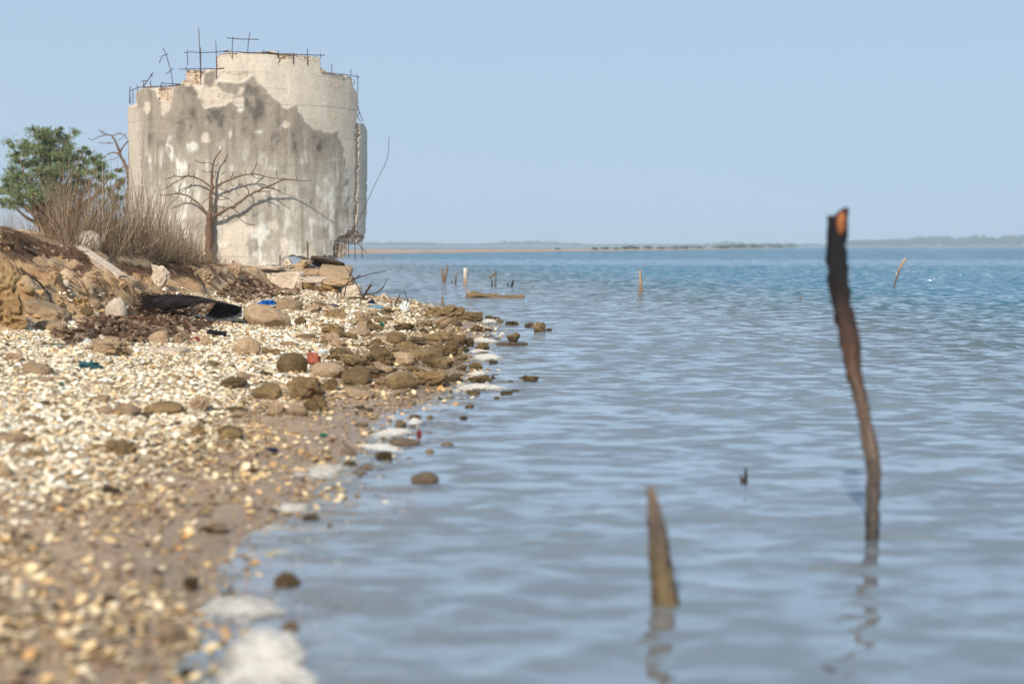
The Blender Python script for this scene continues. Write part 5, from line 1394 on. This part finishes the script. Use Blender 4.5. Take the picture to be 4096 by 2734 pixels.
stake([(2662, 2418), (2650, 2330), (2638, 2220), (2630, 2120), (2612, 2020), (2598, 1945)], [54, 47, 41, 36, 26, 13], 'short thick tapering wooden stump standing in the near water', [(.11, .078, .036), (.14, .098, .048), (.13, .09, .048), (.11, .08, .055), (.13, .095, .075), (.22, .16, .11)], rough=.2, sides=16, step=.015, name='wooden_stump')
tw = bpy.data.objects.new('twig', None); 
stake([(2982, 1932), (2982, 1905), (2984, 1868)], [9, 7, 3], 'dark forked twig poking from the water between stump and tall stake', [(.08, .05, .03), DK, DK], name='twig', cat='twig', sides=6)
stake([(2972, 1932), (2966, 1915), (2962, 1900)], [9, 7, 3], 'short brown stub beside the dark forked twig', [(.14, .09, .06), DK], name='twig', cat='twig', sides=6)
FAR = [([(1776, 1130), (1770, 1095), (1766, 1070)], [6, 6, 5], 'left leg of the V shaped pair of posts far out', [BR, GY_]), ([(1778, 1130), (1784, 1092), (1789, 1060)], [5, 5, 5], 'right taller leg of the V shaped pair of posts far out', [DK, BR, GY_]),
       ([(1807, 1131), (1807, 1122)], [2.5, 2.5], 'tiny stub right of the V shaped posts', [DK, DK]), ([(1822, 1136), (1824, 1097)], [5, 4], 'dark pointed post between the V pair and the pale post', [DK, DK, GY_]),
       ([(1861, 1141), (1862, 1105), (1862, 1072)], [8, 8, 8], 'thick pale post, lightest of the far row', [BR, LT, (.55, .50, .42)]), ([(1968, 1145), (1968, 1118)], [3, 3], 'short thin dark post left of the hooked one', [DK, DK]),
       ([(1982, 1144), (1982, 1087)], [3.5, 3.5], 'thin post with a stick leaning on its top', [DK, GY_]), ([(2031, 1145), (2033, 1130)], [3, 2.5], 'tiny dark stub left of the leaning dark post', [DK, DK]),
       ([(2046, 1147), (2050, 1132), (2054, 1118)], [6, 5, 2.5], 'short leaning dark post, last of the far row', [DK, DK]), ([(2562, 1173), (2563, 1130), (2561, 1104), (2560, 1078)], [9, 8, 6, 4], 'tapering brown post standing alone in open water', [(.14, .10, .06), (.26, .18, .12), LT]),
       ([(3202, 1196), (3203, 1186)], [6, 2.5], 'small dark stub in open water left of the tall stake', [DK, OL]), ([(2883, 1185), (2883, 1180)], [3, 1.5], 'tiny far stub in open water', [DK, DK]),
       ([(3575, 1152), (3586, 1112), (3597, 1078), (3600, 1070), (3612, 1050), (3624, 1032)], [3.5, 4, 4, 5, 5, 4.5], 'thin crooked pale stick standing far out at the right', [(.10, .07, .06), (.16, .11, .09), BR, (.42, .30, .2)]),
       ([(1770, 1226), (1770, 1205), (1768, 1180)], [9, 7, 2], 'grey pointed stump behind the ridged rock at the point', [OL, GY_, GY_])]
for p, rd, lb, cl in FAR: stake(p, rd, lb, cl, sides=8, step=.05)
# stick resting on the thin post
bb = Builder(); Yh = on_water(1982, 1144)[1]
v, q, t = tube_data([at(1957, 1112, Yh - .02), at(1970, 1099, Yh - .02), at(1981, 1086, Yh - .02)], [.02, .022, .02], 6); bb.add(v, q, t, np.array(GY_)); tag(bb.build('stick', M['wood']), 'grey stick leaning on the top of the thin far post', 'stick')
# log
p0 = on_water(1866, 1190); Yl = p0[1]
bb = Builder(); Q, R_ = resample([at(1862, 1191, Yl), at(1890, 1180, Yl), (at(1940, 1184, Yl)), at(2000, 1188, Yl), at(2050, 1188, Yl), at(2092, 1186, Yl), at(2100, 1190, Yl)], np.array([4, 14, 9, 10, 6, 8, 3]) * Yl / FPX, .05)
v, q, t = tube_data(Q, R_, 14, rough=.5, seed=4); v[:, 1] += .25 * (v[:, 1] - Yl)
bb.add(v, q, t, np.array([(.20, .13, .06)]) * (1 + .4 * _hash(np.arange(len(v)) % 14, np.arange(len(v)) // 90, np.zeros(len(v), int), 3)[:, None]))
v, q, t = tube_data([at(1885, 1182, Yl), at(1872, 1168, Yl), at(1868, 1160, Yl)], np.array([7, 5, 2]) * Yl / FPX, 7, rough=.2); bb.add(v, q, t, np.array((.34, .24, .14)))
tag(bb.build('driftwood_log', M['wood']), 'long brown driftwood log lying in the shallow water beyond the point', 'log')

# ------------------------------------------------------------------ twig pile, palm sheath, rags and scraps
bt = bpy.data.objects.new('driftwood_branch', None); S.collection.objects.link(bt); gp = hit1(*c5((800, 372))); bt.location = tuple(gp)
tag(bt, 'dark twiggy dead branch washed up at the foot of the rubble', 'branch')
TWG = [[(650, 306, 4), (700, 318, 7), (760, 322, 9), (840, 322, 8), (905, 320, 8), (960, 332, 5)], [(740, 376, 3), (830, 375, 8), (880, 362, 9), (915, 330, 10), (935, 300, 10), (960, 262, 7), (985, 236, 5)], [(735, 372, 4), (748, 320, 4), (765, 280, 4), (800, 240, 4), (850, 205, 3), (880, 185, 3), (912, 162, 2)],
       [(840, 208, 4), (900, 182, 4), (960, 165, 3), (1010, 153, 3), (1082, 140, 2)], [(940, 298, 5), (1000, 292, 4), (1050, 262, 4), (1070, 230, 3), (1086, 196, 2)], [(948, 285, 5), (962, 250, 4), (980, 225, 3), (996, 210, 2)], [(596, 218, 2), (630, 262, 4), (662, 310, 4)], [(800, 330, 4), (808, 260, 4), (830, 200, 3), (836, 150, 2), (800, 110, 2), (760, 95, 2)],
       [(820, 130, 2), (850, 170, 3), (900, 260, 3), (925, 320, 3)], [(700, 330, 5), (720, 372, 4), (700, 395, 3)], [(880, 350, 5), (850, 385, 4), (800, 392, 3)]]
for k, lb in enumerate(TWG):
    pts = [at(*c5(p[:2]), 16.4 + .25 * math.sin(k * 2.1 + i)) for i, p in enumerate(lb)]
    P_, R_ = resample(pts, [p[2] * .596 * 16.4 / FPX for p in lb], .03); v, q, t = tube_data(P_, R_, 6, rough=.15, seed=k)
    bb = Builder(); bb.add(v, q, t); under(bt, bb.build('twig', M['darkwood'], col=False))
def twigs(lines, label, Y, name='stick'):
    bb = Builder()
    for k, lb in enumerate(lines):
        P_, R_ = resample([at(*c5(p[:2]), Y) for p in lb], [p[2] * .596 * Y / FPX for p in lb], .03); v, q, t = tube_data(P_, R_, 6, rough=.15, seed=k); bb.add(v, q, t)
    tag(bb.build(name, M['darkwood'], col=False), label, 'stick')
twigs([[(1135, 382, 5), (1155, 335, 5), (1176, 293, 3)], [(1140, 365, 3), (1162, 350, 3)]], 'short dark stick leaning left above the pale plastic', 15.0)
twigs([[(1222, 384, 4), (1226, 335, 4), (1212, 300, 3), (1204, 266, 2)], [(1200, 400, 3), (1196, 370, 3)], [(1240, 345, 3), (1226, 360, 3)]], 'thin upright dark stick above the pale plastic', 14.6)

# black palm sheath: a twisted trough with a frayed end
def sheet(name, top, bot, sag, mat, Ya, Yb_, th=.006, nu=60, nv=34, label=None, cat=None, parent=None, rip=.022, conv=c4):
    u = np.linspace(0, 1, nu); w_ = np.linspace(0, 1, nv)
    def curve(c):
        c = np.array([conv(p) for p in c]); k = np.linspace(0, 1, len(c)); return np.stack([np.interp(u, k, c[:, 0]), np.interp(u, k, c[:, 1])], -1)
    A = curve(top); B = curve(bot)
    for _ in range(3):
        for C_ in (A, B): C_[1:-1] = (C_[:-2] + 2 * C_[1:-1] + C_[2:]) / 4
    P = np.zeros((nu, nv, 3))
    for j, w in enumerate(w_):
        for i in range(nu):
            x = A[i] * (1 - w) + B[i] * w
            Yx = (Ya * (1 - w) + Yb_ * w) + sag * math.sin(math.pi * w) * (1 if True else 0) + rip * math.sin(w * 40 + i * .05) * (0.6 + .4 * math.sin(i * .5 + w * 9))
            P[i, j] = at(x[0], x[1], Yx)
    V1 = P.reshape(-1, 3); 
    dn = np.gradient(P, axis=0); dm = np.gradient(P, axis=1); nn = np.cross(dn, dm); nn /= np.linalg.norm(nn, axis=2)[..., None] + 1e-9
    V2 = (P + nn * th).reshape(-1, 3); NN = nu * nv
    ii = (np.arange(nu - 1)[:, None] * nv + np.arange(nv - 1)[None]).ravel(); q = np.stack([ii, ii + 1, ii + nv + 1, ii + nv], -1)
    e = []
    for i in range(nu - 1): e += [(i * nv, (i + 1) * nv, (i + 1) * nv + NN, i * nv + NN), (i * nv + nv - 1 + NN, (i + 1) * nv + nv - 1 + NN, (i + 1) * nv + nv - 1, i * nv + nv - 1)]
    for j in range(nv - 1): e += [(j, j + NN, j + 1 + NN, j + 1), ((nu - 1) * nv + j, (nu - 1) * nv + j + 1, (nu - 1) * nv + j + 1 + NN, (nu - 1) * nv + j + NN)]
    bb = Builder(); bb.add(np.vstack([V1, V2]), quads=np.vstack([q, q[:, ::-1] + NN, np.array(e)])); o = bb.build(name, M[mat], col=False)
    if parent is not None: under(parent, o)
    return o
ps = bpy.data.objects.new('palm_sheath', None); S.collection.objects.link(ps); ps.location = tuple(hit1(*c4((1700, 500)))); Yp = ps.location[1] + .05
tag(ps, 'black twisted palm leaf sheath with a frayed end lying on the leaf litter', 'palm sheath')
sheet('blade', [(1290, 290), (1390, 268), (1560, 272), (1720, 290), (1860, 325), (1960, 352), (2065, 376)], [(1320, 372), (1400, 400), (1500, 398), (1620, 368), (1730, 340), (1830, 338), (1900, 345)], -.10, 'sheath', Yp + .25, Yp - .12, parent=ps)
sheet('fold', [(1860, 328), (1930, 345), (1990, 358), (2065, 376)], [(1740, 480), (1850, 512), (1960, 490), (2066, 455)], .16, 'sheath_sheen', Yp + .05, Yp - .12, parent=ps)
sheet('underside_shade', [(1440, 430), (1560, 450), (1700, 470), (1850, 470), (1960, 460)], [(1500, 500), (1600, 520), (1750, 522), (1860, 515), (1960, 490)], .12, 'sheath', Yp + .0, Yp - .10, parent=ps)  # black sheet filling in the shade beneath the blade
rr = np.random.default_rng(5); n = 520
P0 = np.array([at(*c4((1290 + 420 * a ** 2, 280 + 112 * b_ * (1 - .3 * a ** 2))), Yp + .22 - .36 * b_ - .02) for a, b_ in rr.random((n, 2))])
bb = Builder(); strands(bb, P0, np.stack([-np.ones(n), rr.normal(0, .2, n), rr.normal(-.12, .28, n)], -1), .06 + .10 * rr.random(n), np.full(n, .0022), np.full((n, 3), .03), rr, 4, 3, .02, .1)
o = bb.build('frayed_fibres', M['sheath'], col=False); under(ps, o); o['kind'] = 'stuff'

def crumple(cx, cy, w, h, mat, label, cat, name, conv=c4, sc=.4683, seed=1, amp=.42, freq=2.6, lift=0.0, sub=4, dep=.8):
    x, y = conv((cx, cy)); p = hit1(x, y, -.003); s = p[1] / FPX * sc
    v, f = ico(sub); v = v.copy(); q = np.abs(fbm3(v, freq, 4, seed, .65)); v = v * (1 - amp + 2 * amp * q * 1.6)[:, None]; v[:, 2] = np.where(v[:, 2] < 0, v[:, 2] * .25, v[:, 2])
    lo, hi = v.min(0), v.max(0); v = (v - (lo + hi) / 2) / (hi - lo); W = w * s
    v = v * [W, W * dep, h * s * 1.1]
    bb = Builder(); bb.add(v, tris=f); o = link(name, bb.mesh(name, M[mat], False, False), None, (p[0], p[1] + W * dep * .4, p[2] + h * s * .42 + lift)); tag(o, label, cat)
    return o
crumple(720, 915, 290, 95, 'teal', 'crumpled teal blue piece of net lying on the shells', 'net', 'fishing_net', seed=3, amp=.5)
crumple(1650, 585, 180, 80, 'black', 'left heap of black cloth on the shells under the palm sheath', 'cloth', 'black_cloth', seed=5)
crumple(1840, 640, 230, 75, 'black', 'right crumpled piece of black cloth on the shells', 'cloth', 'black_cloth', seed=6)
crumple(1660, 680, 95, 60, 'maroon', 'small maroon rag between two tan stones', 'rag', 'rag', seed=7)
crumple(1445, 600, 120, 40, 'paleplastic', 'pale frayed rag by the triangular stone', 'rag', 'rag', seed=8)
crumple(2270, 390, 220, 44, 'blue', 'long strip of bright blue plastic behind the smooth tan block', 'plastic', 'blue_plastic_strip', seed=9, lift=.03)
crumple(2320, 312, 50, 20, 'blue', 'small bit of bright blue plastic farther behind the tan block', 'plastic', 'blue_plastic_scrap', seed=10)
crumple(730, 700, 70, 70, 'paleplastic', 'white crumpled plastic scrap in the litter under the bank', 'plastic', 'plastic_scrap', seed=11, lift=.0)
crumple(515, 1068, 75, 55, 'green', 'small dark green scrap in the open shells at left', 'scrap', 'green_scrap', seed=12)
crumple(30, 1320, 70, 30, 'teal', 'small teal scrap at the left edge of the shells', 'scrap', 'teal_scrap', seed=13)
crumple(588, 802, 110, 85, 'red', 'bright red plastic scrap wedged between two boulders', 'scrap', 'red_plastic_scrap', conv=c5, sc=.596, seed=14, amp=.3, freq=1.5, lift=.03)
crumple(660, 752, 90, 30, 'paleplastic', 'pale scrap lying on top behind the red one', 'scrap', 'pale_scrap', conv=c5, sc=.596, seed=15, lift=.05)
crumple(1052, 530, 44, 36, 'green', 'green scrap among dark stones near the point', 'scrap', 'green_scrap', conv=c5, sc=.596, seed=16, lift=.02)
crumple(488, 650, 24, 24, 'green', 'tiny green scrap beside a low tan stone', 'scrap', 'green_scrap', conv=c5, sc=.596, seed=17)
crumple(655, 1255, 80, 30, 'green', 'green shard on the near sand edge', 'scrap', 'green_scrap', conv=c5, sc=.596, seed=18)
crumple(318, 1355, 90, 30, 'navy', 'navy blue scrap on the near shells', 'scrap', 'navy_scrap', conv=c5, sc=.596, seed=19)
crumple(1010, 398, 110, 34, 'lightblue', 'light blue grey rag under the twig pile', 'rag', 'rag', conv=c5, sc=.596, seed=20)
crumple(980, 372, 60, 46, 'navy', 'dark blue rag caught in the twig pile', 'rag', 'rag', conv=c5, sc=.596, seed=21)
crumple(700, 384, 130, 24, 'navy', 'long dark rag lying left under the twig pile', 'rag', 'rag', conv=c5, sc=.596, seed=22)
crumple(1205, 410, 70, 80, 'paleplastic', 'torn pale plastic hanging by the upright stick', 'plastic', 'plastic_scrap', conv=c5, sc=.596, seed=23)
crumple(1150, 376, 70, 20, 'paleplastic', 'flat pale plastic sheet between the two sticks', 'plastic', 'plastic_scrap', conv=c5, sc=.596, seed=24)
crumple(240, 275, 40, 24, 'paleplastic', 'white plastic cup piece in the litter before the ruin', 'plastic', 'plastic_scrap', conv=c5, sc=.596, seed=25)
crumple(185, 245, 16, 26, 'lightblue', 'tiny turquoise scrap in the litter before the ruin', 'scrap', 'turquoise_scrap', conv=c5, sc=.596, seed=26)
crumple(1300, 1250, 40, 50, 'maroon', 'small dark red scrap at the end of the near foam', 'scrap', 'red_scrap', conv=c5, sc=.596, seed=27)
crumple(1065, 320, 60, 36, 'rock_pale', 'pale yellow stone lump beyond the twig pile', 'stone', 'stone', conv=c5, sc=.596, seed=28)

# ------------------------------------------------------------------ foam at the waterline
def foam(pts, label, conv=c5, thick=.010, seed=1, dense=1.0):
    """pts: outline in photograph pixels, laid on the water"""
    W = np.array([on_water(*conv(p), z=.004)[:2] for p in pts]); c = W.mean(0); k = len(W)
    na_, nr_ = 96, 12
    a = np.linspace(0, 1, na_, endpoint=False) * k; i = np.floor(a).astype(int); f = (a - i)[:, None]
    i0, i1, i2, i3 = (i - 1) % k, i % k, (i + 1) % k, (i + 2) % k
    E = .5 * (2 * W[i1] + (W[i2] - W[i0]) * f + (2 * W[i0] - 5 * W[i1] + 4 * W[i2] - W[i3]) * f * f + (-W[i0] + 3 * W[i1] - 3 * W[i2] + W[i3]) * f ** 3)
    d = E - c; nrm = np.linalg.norm(d, axis=1)[:, None]
    E = E + d / nrm * (.30 * nrm) * fbm2(E[:, 0] * 12, E[:, 1] * 12, 4, seed)[:, None]
    rr_ = np.linspace(0, 1, nr_ + 1)[1:]
    P = c + (E - c)[None] * rr_[:, None, None]
    hgt = thick * np.sqrt(np.clip(1 - rr_ ** 2.5, 0, 1))[:, None] * (1 + .5 * fbm2(P[..., 0] * 22, P[..., 1] * 22, 3, seed + 1)) + .004
    hgt[-1] = -.006
    V = np.concatenate([P, hgt[..., None]], -1).reshape(-1, 3); V = np.vstack([V, [c[0], c[1], thick + .004]])
    V[:, 2] += np.maximum(ground_z(V[:, 0], V[:, 1]), 0)
    q = []
    for r_ in range(nr_ - 1):
        j = np.arange(na_); q.append(np.stack([r_ * na_ + j, (r_ + 1) * na_ + j, (r_ + 1) * na_ + (j + 1) % na_, r_ * na_ + (j + 1) % na_], -1))
    t = np.stack([np.full(na_, nr_ * na_), np.arange(na_), (np.arange(na_) + 1) % na_], -1)
    al = np.concatenate([np.repeat(1.15 * (1 - rr_ ** 3.0) - .15, na_), [1.1]]) * dense
    bb = Builder(); bb.add(V, np.concatenate(q), t, np.column_stack([al] * 3)); tag(bb.build('sea_foam', M['foam']), label, 'foam')
foam([(1520, 935), (1570, 905), (1650, 893), (1760, 900), (1860, 915), (1915, 935), (1850, 945), (1700, 945), (1600, 955)], 'bright foam patch at the waterline, nearest of those by the stone field', seed=1, thick=.012)
foam([(1630, 735), (1670, 705), (1760, 700), (1840, 706), (1880, 730), (1830, 745), (1740, 752), (1660, 748)], 'wide foam patch in the middle of the waterline stones', seed=2, thick=.012)
foam([(1650, 600), (1700, 588), (1760, 598), (1840, 612), (1830, 632), (1740, 632), (1670, 625)], 'foam patch between the pyramid boulder and the pointed rock', seed=3, thick=.012)
foam([(1715, 480), (1760, 462), (1810, 470), (1845, 492), (1790, 496), (1730, 496)], 'farthest foam patch at the tip of the point', seed=4, thick=.015)
foam([(1625, 685), (1680, 668), (1740, 670), (1790, 682), (1720, 690), (1650, 694)], 'thin strip of foam behind the wide patch', seed=5)
foam([(1620, 840), (1670, 815), (1720, 812), (1760, 828), (1750, 850), (1660, 858)], 'small foam patch between the wide and the bright one', seed=6)
foam([(945, 1260), (1010, 1225), (1110, 1205), (1210, 1210), (1260, 1240), (1180, 1268), (1050, 1285)], 'long foam patch beyond the flat tan stone in the near shallows', seed=7, thick=.015)
foam([(850, 1330), (930, 1310), (1050, 1305), (1180, 1330), (1220, 1355), (1100, 1370), (950, 1355)], 'foam patch on this side of the flat tan stone', seed=8, thick=.012)
foam([(1225, 1165), (1260, 1140), (1310, 1145), (1328, 1175), (1290, 1190), (1240, 1186)], 'small round foam lump beside a brown stone', seed=9, thick=.015)
foam([(1400, 1330), (1480, 1270), (1560, 1205), (1680, 1220), (1800, 1290), (1860, 1390), (1880, 1480), (1960, 1568), (1990, 1700), (1300, 1700), (1330, 1500), (1350, 1400)], 'big blurred foam patch at the bottom edge of the view', conv=c6, seed=10, thick=.008, dense=1.1)
foam([(1640, 520), (1720, 480), (1830, 470), (1900, 490), (1860, 530), (1740, 540)], 'faint thin foam film in the near shallows', conv=c6, seed=11, thick=.003, dense=.8)

foam([(1160, 1900), (1250, 1860), (1340, 1850), (1400, 1870), (1330, 1910), (1220, 1930)], 'thin faint foam film beyond the near waterline stones', conv=lambda p: p, seed=12, thick=.003, dense=.8)
foam([(760, 2420), (900, 2370), (1080, 2390), (1200, 2450), (1010, 2480), (830, 2470)], 'thin pale film of foam curling over the near shallows', conv=lambda p: p, seed=13, thick=.003, dense=.8)

# ------------------------------------------------------------------ haze over the far water
hz = bmesh.new(); bmesh.ops.create_cube(hz, size=1.0)
me = bpy.data.meshes.new('haze'); hz.to_mesh(me); hz.free()
haze = link('haze', me, None, (0, 1500, 8.0)); haze.scale = (5600, 3400, 22)
m, nt, out = mat_new('haze'); pv = N(nt, 'ShaderNodeVolumePrincipled'); pv.inputs['Color'].default_value = (.90, .95, 1.0, 1); pv.inputs['Density'].default_value = 0.0007; pv.inputs['Anisotropy'].default_value = 0.2
nt.links.new(pv.outputs[0], out.inputs['Volume']); me.materials.append(m)
tag(haze, 'thin pale haze over the water', kind='stuff')
for o in (spit, shore_far, far_trees): pass
